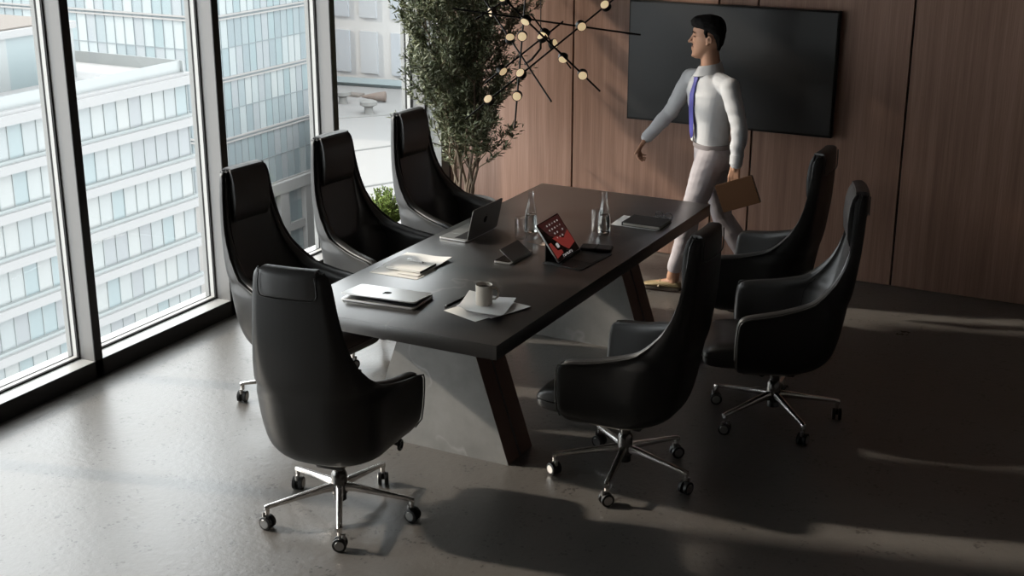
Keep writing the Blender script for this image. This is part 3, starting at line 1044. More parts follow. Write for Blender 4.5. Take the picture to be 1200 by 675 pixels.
make_laptop('silver laptop with slightly ajar lid lying at the near end of the table', 0.395, 0.215, R(5.5), (-3.445, 5.285, ZT_), R(5), 'laptop_silver', 'laptop_silver')
make_laptop('open dark grey laptop standing with its lid back toward the camera', 0.33, 0.18, R(103), (-3.66, 6.46, ZT_), R(-91), 'laptop_silver', 'laptop_grey')

def sheet(name, label, pts, m, group=None, cat='paper', z=0.0, curl=None, under=None, nx=10, ny=8, th=0.0009):
    """paper from 4 corners (world xy), bilinear, curl(u,v) lifts it"""
    bm = bmesh.new()
    P = [Vector((p[0], p[1], 0)) for p in pts]
    c = sum(P, Vector()) / 4
    def g(u, v):
        q = P[0] * (1 - u) * (1 - v) + P[1] * u * (1 - v) + P[2] * u * v + P[3] * (1 - u) * v - c
        q.z = z + (curl(u, v) if curl else 0)
        return q
    top = [[bm.verts.new(g(i / nx, j / ny) + Vector((0, 0, th))) for i in range(nx + 1)] for j in range(ny + 1)]
    bot = [[bm.verts.new(g(i / nx, j / ny)) for i in range(nx + 1)] for j in range(ny + 1)]
    for j in range(ny):
        for i in range(nx):
            bm.faces.new((top[j][i], top[j][i + 1], top[j + 1][i + 1], top[j + 1][i]))
            bm.faces.new((bot[j][i], bot[j + 1][i], bot[j + 1][i + 1], bot[j][i + 1])).material_index = 1 if under else 0
    for i in range(nx):
        bm.faces.new((top[0][i], bot[0][i], bot[0][i + 1], top[0][i + 1]))
        bm.faces.new((top[ny][i], top[ny][i + 1], bot[ny][i + 1], bot[ny][i]))
    for j in range(ny):
        bm.faces.new((top[j][0], top[j + 1][0], bot[j + 1][0], bot[j][0]))
        bm.faces.new((top[j][nx], bot[j][nx], bot[j + 1][nx], top[j + 1][nx]))
    o = obj(name, bm, [m, under] if under else m, angle=60)
    o.location = (c.x, c.y, ZT_)
    return tag(o, label, cat, group)

# papers and mug
PG = 'loose papers under the mug'
sheet('paper_sheet', 'lower white paper sheet under the mug, its edge toward the near table end', [(-3.115, 5.262), (-2.905, 5.19), (-2.82, 5.45), (-3.03, 5.52)], 'paper', PG, z=0.001, curl=lambda u, v: 0.001 * max(0, 1 - v * 3) * (u * 0.6 + .2), under='paper_under')
sheet('paper_sheet', 'upper white paper sheet with lifted corners directly under the beige mug', [(-3.06, 5.285), (-2.80, 5.24), (-2.865, 5.52), (-3.11, 5.50)], 'paper_white', PG, z=0.0035, curl=lambda u, v: 0.016 * max(0, 1 - v * 4) * abs(u - .35) * 1.5 + 0.022 * max(0, (1 - u) + v - 1.35) + 0.02 * max(0, u + v - 1.6) + 0.014, under='paper_under')
sheet('paper_sheet', 'third white paper sheet showing its corner right of the mug', [(-3.0, 5.33), (-2.86, 5.26), (-2.765, 5.48), (-2.95, 5.535)], 'paper', PG, z=0.0034, curl=lambda u, v: 0.010 * max(0, u + v - 1.3), under='paper_under')
mg = thing('coffee_mug', 'beige ceramic mug of coffee standing on white papers', 'mug', (-2.965, 5.385, ZT_ + 0.019))
bm = bmesh.new()
add_lathe(bm, [(0.034, 0), (0.0385, 0.003), (0.0395, 0.010), (0.0395, 0.090), (0.0405, 0.097), (0.039, 0.099), (0.0365, 0.096), (0.0355, 0.085), (0.0355, 0.012), (0.001, 0.010)], 36, cap1=True)
obj('cup', bm, 'ceramic', mg)
bm = bmesh.new(); add_lathe(bm, [(0.0352, 0.08), (0.0352, 0.083), (0.001, 0.0835)], 30)
obj('coffee', bm, 'coffee', mg)
bm = bmesh.new()
hd = Vector((0.93, 0.37, 0)).normalized()
add_tube(bm, [hd * (0.0385 + x) + Vector((0, 0, z)) for x, z in ((0, 0.082), (0.014, 0.083), (0.026, 0.075), (0.030, 0.058), (0.026, 0.040), (0.014, 0.029), (0, 0.028))], [0.0055, 0.005, 0.0048, 0.0048, 0.0048, 0.005, 0.0055], 10)
obj('handle', bm, 'ceramic', mg)
def make_pen(label, p0, p1, zc, m, tip):
    p0, p1 = Vector((*p0, 0)), Vector((*p1, 0))
    t = thing('pen', label, 'pen', ((p0.x + p1.x) / 2, (p0.y + p1.y) / 2, zc))
    h = (p1 - p0) / 2
    bm = bmesh.new(); add_tube(bm, [-h * 0.8, -h * 0.78, h * 0.9, h], [0.0044, 0.0048, 0.0048, 0.004], 12)
    obj('barrel', bm, m, t)
    bm = bmesh.new(); add_tube(bm, [-h, -h * 0.97, -h * 0.8], [0.001, 0.0022, 0.0046], 12)
    obj('tip', bm, tip, t)
    bm = bmesh.new(); add_tube(bm, [h * 0.95 + Vector((0, 0, 0.006)), h * 0.4 + Vector((0, 0, 0.0065))], 0.0014, 6)
    obj('clip', bm, tip, t)
make_pen('black pen with pale tip lying beside the papers under the mug', (-3.135, 5.30), (-3.115, 5.49), ZT_ + 0.005, 'pen_black', 'pen_silver')

# papers, note pad and white pen by the left edge
MG = 'papers and pad by the left table edge'
sheet('paper_sheet', 'large cream paper sheet at the bottom of the pile by the left table edge', [(-3.755, 5.60), (-3.475, 5.605), (-3.47, 5.80), (-3.75, 5.82)], 'paper', MG, z=0.001)
sheet('brochure', 'open cream brochure with lifted right page beneath the note pad', [(-3.765, 5.74), (-3.485, 5.735), (-3.487, 5.985), (-3.765, 5.985)], 'paper_white', MG, cat='brochure', z=0.003, curl=lambda u, v: 0.035 * max(0, u - 0.55) ** 1.2 * (v) + 0.012 * math.sin(PI * min(1, u * 1.3)) * .3, under='paper_under')
sheet('paper_sheet', 'cream paper strip directly right of the pad by the left table edge', [(-3.62, 5.64), (-3.49, 5.64), (-3.49, 5.80), (-3.62, 5.80)], 'paper', MG, z=0.006)
pad = thing('note_pad', 'cream note pad with a white pen on it by the left table edge', 'note pad', (-3.60, 5.755, ZT_ + 0.010))
bm = bmesh.new(); rounded_plate(bm, 0.205, 0.155, 0.009, (0, 0, 0.005), 0.004)
obj('pages', bm, 'paper', pad)
bm = bmesh.new(); rounded_plate(bm, 0.208, 0.158, 0.0012, (0, 0, 0.0105), 0.004)
obj('cover', bm, 'paper', pad)
bm = bmesh.new(); add_box(bm, (0.004, 0.155, 0.0105), (0.104, 0, 0.0055))
obj('spine', bm, 'notebook_cover', pad, smooth=False)
make_pen('white pen lying on the cream note pad', (-3.548, 5.80), (-3.655, 5.815), ZT_ + 0.0268, 'paper_white', 'pen_silver')

# folded phone stand
fp = thing('folding_phone_case', 'small dark grey phone case folded like a tent beside the tall bottle', 'phone case', (-3.215, 6.165, ZT_), R(0))
bm = bmesh.new(); rounded_plate(bm, 0.105, 0.25, 0.010, (0, 0, 0.006), 0.010, bev=0.002)
obj('phone', bm, 'laptop_grey', fp)
bm = bmesh.new(); rounded_plate(bm, 0.085, 0.21, 0.0012, (-0.01, -0.01, 0.0113), 0.006)
obj('screen', bm, 'screen_off', fp)
bm = bmesh.new()
rounded_plate(bm, 0.098, 0.205, 0.005, (0, 0, 0), 0.006, bev=0.001)
bmesh.ops.rotate(bm, cent=(0, 0, 0), matrix=Matrix.Rotation(R(36), 3, 'Y'), verts=bm.verts[:])
bmesh.ops.translate(bm, vec=(0.01, 0.0, 0.041), verts=bm.verts[:])
obj('cover_flap', bm, 'laptop_grey', fp)
bm = bmesh.new(); add_box(bm, (0.06, 0.02, 0.007), (0.02, 0.114, 0.0145), bevel=0.002)
obj('camera_strip', bm, 'laptop_silver', fp)

# water bottles and tumblers
def make_bottle(label, x, y, h=0.245):
    t = thing('water_bottle', label, 'bottle', (x, y, ZT_), group='glass bottles on the table')
    k = h / 0.245
    prof = [(0.030, 0.0), (0.036, 0.003), (0.037, 0.012), (0.0365, 0.07), (0.034, 0.11), (0.028, 0.145), (0.0205, 0.175), (0.0165, 0.20), (0.0155, 0.225), (0.017, 0.228), (0.017, 0.244)]
    inn = [(r - 0.003, z) for r, z in reversed(prof)]
    inn = [(r, z if z > 0.02 else 0.014) for r, z in inn if not (z < 0.011)]
    bm = bmesh.new()
    add_lathe(bm, [(r, z * k) for r, z in prof] + [(r, z * k) for r, z in inn] + [(0.001, 0.012 * k)], 36)
    obj('glass', bm, 'clear_glass', t)
    bm = bmesh.new()
    add_lathe(bm, [(0.0001, 0.0128 * k), (0.0332, 0.015 * k), (0.0333, 0.07 * k), (0.0308, 0.11 * k), (0.030, 0.113 * k), (0.0001, 0.1132 * k)], 36)
    obj('water', bm, 'water', t)
    return t
b1 = make_bottle('clear glass water bottle behind the tumbler, left one of two bottles', -3.345, 6.625)
dup(b1, (-2.975, 6.80, ZT_), 0, 'clear glass water bottle beside the dark notebook, right one of two bottles')
def make_tumbler(label, x, y):
    t = thing('tumbler', label, 'glass', (x, y, ZT_), group='tumblers beside the bottles')
    bm = bmesh.new()
    add_lathe(bm, [(0.031, 0), (0.0335, 0.002), (0.0345, 0.118), (0.0335, 0.12), (0.0322, 0.118), (0.0312, 0.014), (0.001, 0.012)], 36)
    obj('glass', bm, 'clear_glass', t)
    return t
g1 = make_tumbler('empty clear tumbler standing in front of the left glass bottle', -3.355, 6.52)
dup(g1, (-3.045, 6.865, ZT_), 0, 'empty clear tumbler standing just left of the right glass bottle')
sheet('paper_sheet', 'small pinkish card lying behind the red-screened tablet', [(-3.29, 6.465), (-3.09, 6.43), (-3.08, 6.57), (-3.25, 6.60)], 'paper_pink', None, z=0.001, cat='card')

# tablet on its folio stand
tp = thing('tablet', 'black tablet with red mountain wallpaper propped on a folio stand', 'tablet', (-2.951, 6.293, ZT_), R(2))
def tab_frame(bm):
    """local x right, y up the screen, z out of the screen; propped on its long edge, facing the right-hand chairs"""
    t = R(54)
    X, Y = Vector((0, 1, 0)), Vector((-math.cos(t), 0, math.sin(t)))
    Zv = X.cross(Y)
    M = Matrix(((X.x, Y.x, Zv.x, 0), (X.y, Y.y, Zv.y, 0), (X.z, Y.z, Zv.z, 0), (0, 0, 0, 1)))
    M = Matrix.Translation(Vector((0, 0, 0.0145)) + Y * 0.115) @ M
    bmesh.ops.transform(bm, matrix=M, verts=bm.verts[:])
TW, TH = 0.280, 0.228
bm = bmesh.new(); rounded_plate(bm, TW, TH, 0.009, (0, 0, 0), 0.010, bev=0.0015); tab_frame(bm)
obj('body', bm, 'laptop_silver', tp)
bm = bmesh.new(); rounded_plate(bm, TW - 0.004, TH - 0.004, 0.0008, (0, 0, 0.0048), 0.008); tab_frame(bm)
mat('tablet_black', (0.004, 0.004, 0.0045), 0.2)
obj('screen_glass', bm, 'tablet_black', tp)
mat('screen_red', (0.05, 0.005, 0.004), 0.3, emit=(0.13, 0.016, 0.013), estr=1.0)
mat('screen_dark_red', (0.02, 0.002, 0.002), 0.3, emit=(0.022, 0.004, 0.0035), estr=1.0)
mat('screen_icon', (0.2, 0.2, 0.2), 0.3, emit=(0.30, 0.28, 0.27), estr=1.0)
bm = bmesh.new()
def flat(pts, z, mi):
    f = bm.faces.new([bm.verts.new((x, y, z)) for x, y in pts]); f.material_index = mi
W2, H2 = TW / 2 - 0.008, TH / 2 - 0.008
flat([(-W2 * .95, H2), (W2, H2), (W2, -H2 * 0.15), (0.0, -H2 * 0.05), (-W2 * .55, H2 * .25)], 0.0055, 1)
flat([(W2, H2 * .12), (W2, -H2 * 0.62), (W2 * .25, -H2 * 0.78), (-W2 * 0.1, -H2 * 0.45), (-W2 * 0.5, H2 * 0.1), (-W2 * .1, H2 * .10), (W2 * .35, -H2 * .16)], 0.0058, 0)
flat([(-W2, -H2 * 0.05), (-W2 * .78, -H2 * 0.05), (-W2 * .62, -H2 * .55), (-W2 * .3, -H2 * .6), (-W2 * .3, -H2 * .78), (-W2, -H2 * .9)], 0.0058, 0)
tab_frame(bm)
obj('wallpaper', bm, ['screen_red', 'screen_dark_red'], tp, smooth=False)
bm = bmesh.new()
rr_ = random.Random(11)
for j, row in enumerate(('11111', '11111', '01101', '01110', )):
    for i, c in enumerate(row):
        if c == '1':
            s = 0.010 if rr_.random() < .6 else 0.007
            rounded_plate(bm, s, s, 0.0003, (-0.045 + i * 0.033, H2 - 0.026 - j * 0.027, 0.0062), 0.002)
rounded_plate(bm, 0.030, 0.026, 0.0003, (-0.055, -0.035, 0.0062), 0.008)
tab_frame(bm)
obj('screen_icons', bm, 'screen_icon', tp, smooth=False)
bm = bmesh.new()                            # the blurred heavy title along the bottom edge, not legible in the photo
x = -0.06
for k in range(8):
    w = (0.013, 0.011, 0.014, 0.011)[k % 4]
    add_box(bm, (0.0026, 0.014, 0.0003), (x, -H2 + 0.008, 0.0062))
    add_box(bm, (w * 0.8, 0.003, 0.0003), (x + w * .4, -H2 + (0.0135, 0.003, 0.008)[k % 3], 0.0062))
    if k % 2:
        add_box(bm, (0.0024, 0.012, 0.0003), (x + w * .75, -H2 + 0.008, 0.0062))
    x += w + 0.0025
tab_frame(bm)
obj('screen_title', bm, 'screen_icon', tp, smooth=False)
bm = bmesh.new()                            # prop behind the tablet
add_box(bm, (0.006, 0.262, 0.112), (-0.078, 0, 0.0605), bevel=0.001)
add_box(bm, (0.075, 0.262, 0.004), (-0.040, 0, 0.0075), bevel=0.001)
add_box(bm, (0.012, 0.262, 0.010), (0.004, 0, 0.0105), bevel=0.002)
obj('stand', bm, 'black_case', tp)
fo = thing('keyboard_folio', 'flat black folio mat lying in front of the red-screened tablet', 'folio', (-2.905, 6.305, ZT_), R(-5))
bm = bmesh.new(); rounded_plate(bm, 0.235, 0.335, 0.004, (0, 0, 0.003), 0.008)
obj('cover', bm, 'black_case', fo)
bm = bmesh.new(); add_box(bm, (0.17, 0.003, 0.0015), (-0.02, -0.163, 0.005)); add_box(bm, (0.003, 0.05, 0.0015), (0.064, -0.14, 0.005))
obj('edge_trim', bm, 'pen_silver', fo, smooth=False)
bm = bmesh.new(); rounded_plate(bm, 0.19, 0.14, 0.0015, (0.01, 0.03, 0.0056), 0.006)
obj('keyboard_panel', bm, 'notebook_cover', fo)
wl = thing('leather_wallet', 'black leather wallet with a strap lying on the far corner of the black folio', 'wallet', (-2.885, 6.50, ZT_ + 0.006), R(12))
bm = bmesh.new(); rounded_plate(bm, 0.17, 0.085, 0.016, (0, 0, 0.008), 0.01, bev=0.004)
obj('body', bm, 'wallet_leather', wl)
bm = bmesh.new(); add_box(bm, (0.014, 0.088, 0.0185), (0.0, 0, 0.008), bevel=0.003)
obj('strap', bm, 'black_case', wl)

# dark notebook on white paper with glasses
sheet('paper_sheet', 'white paper sheet under the dark notebook at the far right of the table', [(-3.025, 7.005), (-2.735, 7.0), (-2.735, 7.225), (-3.035, 7.225)], 'paper_white', None, z=0.001)
nb = thing('notebook', 'dark grey hardcover notebook on a white sheet at the far right table corner', 'notebook', (-2.84, 7.105, ZT_ + 0.0025), R(0))
bm = bmesh.new(); rounded_plate(bm, 0.228, 0.18, 0.014, (0, 0, 0.011), 0.003)
obj('pages', bm, 'page_edge', nb)
bm = bmesh.new()
rounded_plate(bm, 0.236, 0.186, 0.003, (0, 0, 0.0195), 0.006, bev=0.0008)
rounded_plate(bm, 0.236, 0.186, 0.003, (0, 0, 0.0025), 0.006, bev=0.0008)
add_box(bm, (0.004, 0.184, 0.02), (-0.117, 0, 0.011), bevel=0.001)
obj('cover', bm, 'notebook_cover', nb)
gs = thing('eyeglasses', 'folded black eyeglasses lying across the dark notebook edge', 'glasses', (-2.775, 7.185, ZT_ + 0.024), R(-14))
bm = bmesh.new()
for s in (-1, 1):
    add_tube(bm, [(s * 0.034 + 0.026 * math.cos(a), 0.012, 0.018 + 0.018 * math.sin(a)) for a in [2 * PI * i / 20 for i in range(20)]], 0.0022, 6, closed=True)
add_tube(bm, [(-0.009, 0.012, 0.021), (0, 0.012, 0.024), (0.009, 0.012, 0.021)], 0.0018, 6)
obj('frame', bm, 'pen_black', gs)
for s in (-1, 1):
    bm = bmesh.new(); add_tube(bm, [(s * 0.06, 0.012, 0.022), (s * 0.055, 0.002, 0.016), (-s * 0.045, -0.004 - 0.004 * s, 0.006), (-s * 0.06, -0.004 - 0.004 * s, 0.002)], 0.0019, 6)
    obj('temple', bm, 'pen_black', gs)

# ------------------------------------------------------------------ chandelier of crossed rods
ch = thing('chandelier', 'black chandelier of crossed rods with cream disc lights above the table', 'chandelier', (-3.24, 6.36, 1.8))
mat('rod_black', (0.012, 0.011, 0.010), 0.3, 0.6)
mat('disc_ring', (0.02, 0.019, 0.018), 0.35, 0.5)
mat('disc_glow', (0.7, 0.6, 0.45), 0.4, emit=(1.0, 0.74, 0.42), estr=0.5)
CO = Vector(ch.location)
def rod(p, q, r, discs):
    p, q = Vector(p) - CO, Vector(q) - CO
    bm = bmesh.new(); add_tube(bm, [p, p + (q - p) * .002, q], [r * .6, r, r], 10)
    ro = obj('rod', bm, 'rod_black', ch)
    d = (q - p).normalized()
    for f, turn in discs:
        c = p + (q - p) * f
        u = Vector((0.45, -0.88, 0.15)); u = (u - d * u.dot(d)).normalized()
        n = u * math.cos(R(turn)) + d.cross(u) * math.sin(R(turn))
        bm = bmesh.new()
        ax, ay = frame(n)
        H = 0.0135
        loft(bm, [circle(c - n * H, 0.0225, 24, ax, ay), circle(c - n * H, 0.026, 24, ax, ay), circle(c + n * H, 0.026, 24, ax, ay), circle(c + n * H, 0.0225, 24, ax, ay)])
        do = obj('disc_light', bm, 'disc_ring', ro)
        for s in (-1, 1):
            bm = bmesh.new()
            loft(bm, [circle(c + n * s * (H - 0.002), 0.0228, 24, ax, ay), circle(c + n * s * (H + 0.0015), 0.0222, 24, ax, ay), circle(c + n * s * (H + 0.0028), 0.014, 24, ax, ay)])
            obj('diffuser', bm, 'disc_glow', ro)
rod((-3.59, 6.2, 2.051), (-2.664, 6.5, 1.938), 0.0048, [])
rod((-3.653, 6.55, 2.137), (-3.018, 6.2, 1.617), 0.0048, [(0.242, 60), (0.478, -20)])
rod((-3.51, 6.3, 1.988), (-3.339, 6.5, 2.13), 0.0048, [(0.621, -58)])
rod((-3.182, 6.25, 2.236), (-3.28, 6.3, 1.438), 0.0048, [(0.389, 0), (0.781, 8)])
rod((-3.202, 6.05, 2.129), (-2.839, 6.4, 1.653), 0.0052, [(0.213, 52), (0.81, 18)])
rod((-3.375, 6.15, 1.687), (-3.076, 6.45, 1.987), 0.0048, [(0.217, 52), (0.734, -58)])
rod((-2.777, 6.5, 2.14), (-3.464, 6.1, 1.502), 0.0048, [(0.098, 38), (0.253, -28), (0.635, 42), (0.843, 40)])
rod((-3.187, 6.3, 2.036), (-3.076, 6.55, 1.731), 0.0042, [(0.347, 55), (0.545, -50), (0.802, 30)])
bm = bmesh.new(); add_cyl(bm, (0.055, 0.05, 0.12), (0.055, 0.05, ZC - 1.8), 0.0025, n=8)
obj('suspension_cable', bm, 'rod_black', ch)
bm = bmesh.new(); add_lathe(bm, [(0.07, ZC - 1.8 - 0.03), (0.07, ZC - 1.8)], 24, c=(0.055, 0.05, 0))
obj('ceiling_canopy', bm, 'rod_black', ch)
bm = bmesh.new()
add_tube(bm, [(0.055, 0.05, 0.13), (0.07, 0.02, 0.05), (0.045, -0.03, 0.0), (0.0, -0.02, -0.03)], 0.006, 8)
add_ball(bm, (0.055, 0.05, 0.12), 0.014, 0.014, 0.02)
obj('centre_joint', bm, 'rod_black', ch)

# ------------------------------------------------------------------ plants
mat('bark', (0.16, 0.12, 0.085), 0.85)
mat('planter_black', (0.02, 0.02, 0.02), 0.6)
mat('soil', (0.03, 0.022, 0.016), 0.95)
def leaf_mat(name, a, b_):
    m = mat(name, a, 0.55, spec=0.35)
    N, L, b = nodes(m)
    oi = N.new('ShaderNodeNewGeometry')
    rp = ramp(N, [(0.0, a), (1.0, b_)])
    L.new(oi.outputs['Random Per Island'], rp.inputs['Fac'])
    L.new(rp.outputs['Color'], b.inputs['Base Color'])
    b.inputs['Subsurface Weight'].default_value = 0
leaf_mat('olive_leaf', (0.07, 0.086, 0.045), (0.21, 0.228, 0.13))
leaf_mat('olive_leaf_pale', (0.21, 0.23, 0.16), (0.36, 0.375, 0.27))
leaf_mat('bush_leaf', (0.16, 0.26, 0.05), (0.38, 0.48, 0.13))
mat('stem_brown', (0.13, 0.10, 0.06), 0.8)

def add_leaf(bm, p, d, up, ln, w, mi):
    d = d.normalized()
    s = d.cross(up)
    if s.length < 1e-4:
        s = d.cross(Vector((1, 0.3, 0)))
    s.normalize()
    n = s.cross(d)
    q = [p, p + d * ln * .35 + s * w - n * w * .3, p + d * ln + n * (-.08 * ln), p + d * ln * .35 - s * w - n * w * .3, p + d * ln * .5 + n * w * 0.35]
    v = [bm.verts.new(x) for x in q]
    for t in ((0, 1, 4), (1, 2, 4), (2, 3, 4), (3, 0, 4)):
        f = bm.faces.new([v[t[0]], v[t[1]], v[t[2]]]); f.material_index = mi
        f.smooth = True

def olive_tree():
    rnd = random.Random(21)
    t = thing('olive_tree', 'tall olive tree with fine grey green leaves in the corner by the window', 'plant', (-4.70, 8.28, 0))
    bm = bmesh.new()
    add_lathe(bm, [(0.15, 0), (0.20, 0.02), (0.22, 0.40), (0.21, 0.41), (0.195, 0.40), (0.19, 0.36)], 32, cap1=False)
    obj('planter', bm, 'planter_black', t)
    bm = bmesh.new(); add_lathe(bm, [(0.194, 0.34), (0.194, 0.365), (0.001, 0.375)], 24)
    obj('soil', bm, 'soil', t)
    wood, lv, tw = bmesh.new(), bmesh.new(), bmesh.new()
    tips = []
    for k in range(8):
        a = 2 * PI * k / 8 + rnd.uniform(-.3, .3)
        p = Vector((0.05 * math.cos(a), 0.05 * math.sin(a), 0.36))
        lean = Vector((math.cos(a), math.sin(a), 0)) * rnd.uniform(0.08, 0.25)
        pts, rad = [p], [0.013]
        h = rnd.uniform(1.75, 2.3)
        n = 14
        for i in range(1, n + 1):
            f = i / n
            q = p + Vector((0, 0, h * f)) + lean * (f ** 1.2) * 1.6 + Vector((rnd.uniform(-.025, .025), rnd.uniform(-.025, .025), 0))
            pts.append(q); rad.append(0.010 * (1 - f) + 0.002)
        add_tube(wood, pts, rad, 7)
        for i in range(2, n + 1):
            z = pts[i].z
            for _ in range(3 if i > 3 else 2):
                a2 = rnd.uniform(0, 2 * PI)
                out = Vector((math.cos(a2), math.sin(a2), rnd.uniform(0.35, 1.0)))
                tips.append((pts[i], out, rnd.uniform(0.2, 0.52)))
    for p, out, ln in tips:
        q = p; pts = [p]
        d = out.normalized()
        m = 7
        for i in range(m):
            d = (d + Vector((rnd.uniform(-.25, .25), rnd.uniform(-.25, .25), rnd.uniform(-.05, .25)))).normalized()
            q = q + d * ln / m
            pts.append(q)
        def ok(v):
            w = v + Vector(t.location)
            return w.x > -5.33 and w.y < 8.93 and w.z < 3.2
        if not ok(pts[-1]):
            pts = [v for v in pts if ok(v)]
            if len(pts) < 3:
                continue
        add_tube(tw, pts, [0.0035 * (1 - i / (len(pts))) + 0.001 for i in range(len(pts))], 5)
        for i in range(1, len(pts)):
            if pts[i].z < 0.86:
                if rnd.random() < .7:
                    continue
            for _ in range(2 + (1 if i > 2 else 0)):
                a3 = rnd.uniform(0, 2 * PI)
                # side shoot with leaves
                sd_ = (pts[i] - pts[i - 1]).normalized() * .8 + Vector((math.cos(a3), math.sin(a3), rnd.uniform(-.2, .7))) * .8
                sd_.normalize()
                base = pts[i]
                L_ = rnd.uniform(0.04, 0.10)
                for s in range(4):
                    bp = base + sd_ * L_ * s / 3
                    for sgn in (-1, 1):
                        ld = sd_ * .9 + sgn * sd_.cross(Vector((rnd.uniform(-1, 1), rnd.uniform(-1, 1), rnd.uniform(.2, 1)))).normalized() * .7
                        if ok(bp + ld.normalized() * .04):
                            add_leaf(lv, bp, ld, Vector((rnd.uniform(-.6, .6), rnd.uniform(-.6, .6), 1)), rnd.uniform(0.032, 0.054), rnd.uniform(0.0052, 0.0085), 0 if rnd.random() < .72 else 1)
    obj('trunk', wood, 'bark', t)
    obj('twigs', tw, 'stem_brown', t)
    me = bpy.data.meshes.new('foliage'); lv.to_mesh(me); lv.free()
    me.materials.append(MATS['olive_leaf']); me.materials.append(MATS['olive_leaf_pale'])
    link('foliage', me, t)
olive_tree()

def bush():
    rnd = random.Random(5)
    t = thing('potted_shrub', 'small bright green potted shrub on the floor by the window behind the chairs', 'plant', (-5.02, 7.70, 0))
    bm = bmesh.new()
    add_lathe(bm, [(0.10, 0), (0.13, 0.015), (0.145, 0.29), (0.135, 0.295), (0.125, 0.26)], 28, cap1=False)
    obj('planter', bm, 'planter_black', t)
    bm = bmesh.new(); add_lathe(bm, [(0.128, 0.24), (0.128, 0.262), (0.001, 0.268)], 20)
    obj('soil', bm, 'soil', t)
    st, lv = bmesh.new(), bmesh.new()
    for k in range(260):
        a = rnd.uniform(0, 2 * PI); e = rnd.uniform(0.0, 1.0)
        d = Vector((math.cos(a) * math.sqrt(1 - e * e), math.sin(a) * math.sqrt(1 - e * e), e * 1.2))
        p0 = Vector((rnd.uniform(-.03, .03), rnd.uniform(-.03, .03), 0.26))
        p1 = Vector((0, 0, 0.40)) + d * rnd.uniform(0.12, 0.175)
        pm = (p0 + p1) / 2 + Vector((0, 0, 0.02))
        add_tube(st, [p0, pm, p1], [0.0025, 0.0018, 0.001], 5)
        for i in range(26):
            f = rnd.uniform(0.45, 1.0)
            bp = p0.lerp(pm, f * 2) if f < .5 else pm.lerp(p1, f * 2 - 1)
            add_leaf(lv, bp, Vector((rnd.uniform(-1, 1), rnd.uniform(-1, 1), rnd.uniform(-.3, 1))) + d * .6, Vector((0, 0, 1)), rnd.uniform(0.014, 0.024), rnd.uniform(0.004, 0.007), 0)
    obj('stems', st, 'stem_brown', t)
    me = bpy.data.meshes.new('foliage'); lv.to_mesh(me); lv.free()
    me.materials.append(MATS['bush_leaf'])
    link('foliage', me, t)
bush()

# ------------------------------------------------------------------ walking man
mat('skin', (0.43, 0.235, 0.150), 0.5, spec=0.4)
mat('skin_dark', (0.15, 0.07, 0.05), 0.6)
mat('lips', (0.33, 0.14, 0.11), 0.45)
mat('hair', (0.008, 0.007, 0.0065), 0.8, spec=0.2)
mat('shirt', (0.50, 0.50, 0.51), 0.8)
def cloth_bump(m, sc, st):
    N, L, b = nodes(m)
    v = tex_coord(N, L, (1, 1, 1.5))
    n1 = noise_tex(N, L, v, sc, 2, 0.45, 0.6)
    add_bump(N, L, b, n1.outputs['Fac'], st, 0.02)
cloth_bump(MATS['shirt'], 7, 0.28)
mat('trousers', (0.41, 0.375, 0.39), 0.85)
cloth_bump(MATS['trousers'], 5, 0.25)
mat('tie_blue', (0.065, 0.062, 0.30), 0.55)
mat('loafer', (0.34, 0.26, 0.14), 0.5)
mat('sole', (0.04, 0.03, 0.02), 0.7)
mat('belt', (0.22, 0.19, 0.19), 0.6)
mat('folder_brown', (0.045, 0.021, 0.009), 0.8, spec=0.15)

MX, MY = -2.93, 8.32
man = thing('person', 'man in a white shirt, blue tie and pale trousers walking left with a brown folder', 'person', (MX, MY, 0))
def P(x, y, z):
    return Vector((x - MX, y - MY, z))
# joints
shN, elN, wrN = P(-2.735, 8.155, 1.405), P(-2.635, 8.085, 1.165), P(-2.640, 8.06, 0.945)
shF, elF, wrF = P(-3.105, 8.455, 1.395), P(-3.275, 8.55, 1.135), P(-3.424, 8.50, 0.953)
hipN, knN, anN = P(-2.865, 8.235, 0.93), P(-2.985, 8.22, 0.535), P(-3.095, 8.22, 0.10)
hipF, knF, anF = P(-2.905, 8.40, 0.93), P(-2.835, 8.42, 0.50), P(-2.600, 8.43, 0.145)
TOR = [  # z, centre x, y, half lateral, half depth, facing angle
    (0.84, -2.885, 8.32, 0.150, 0.105, 20),
    (0.93, -2.885, 8.32, 0.158, 0.112, 24),
    (1.03, -2.895, 8.32, 0.142, 0.102, 30),
    (1.13, -2.905, 8.32, 0.146, 0.106, 38),
    (1.24, -2.915, 8.315, 0.168, 0.118, 45),
    (1.33, -2.92, 8.31, 0.182, 0.118, 50),
    (1.395, -2.92, 8.31, 0.182, 0.102, 51),
    (1.435, -2.92, 8.31, 0.140, 0.086, 48),
    (1.475, -2.925, 8.31, 0.070, 0.066, 38)]
def tor_frame(z):
    for a, b_ in zip(TOR, TOR[1:]):
        if z <= b_[0]:
            break
    f = max(0, min(1, (z - a[0]) / (b_[0] - a[0])))
    q = [a[i] + (b_[i] - a[i]) * f for i in range(6)]
    an = R(q[5])
    fw = Vector((-math.cos(an), -math.sin(an), 0)); lt_ = Vector((-math.sin(an), math.cos(an), 0))
    return P(q[1], q[2], z), fw, lt_, q[3], q[4]
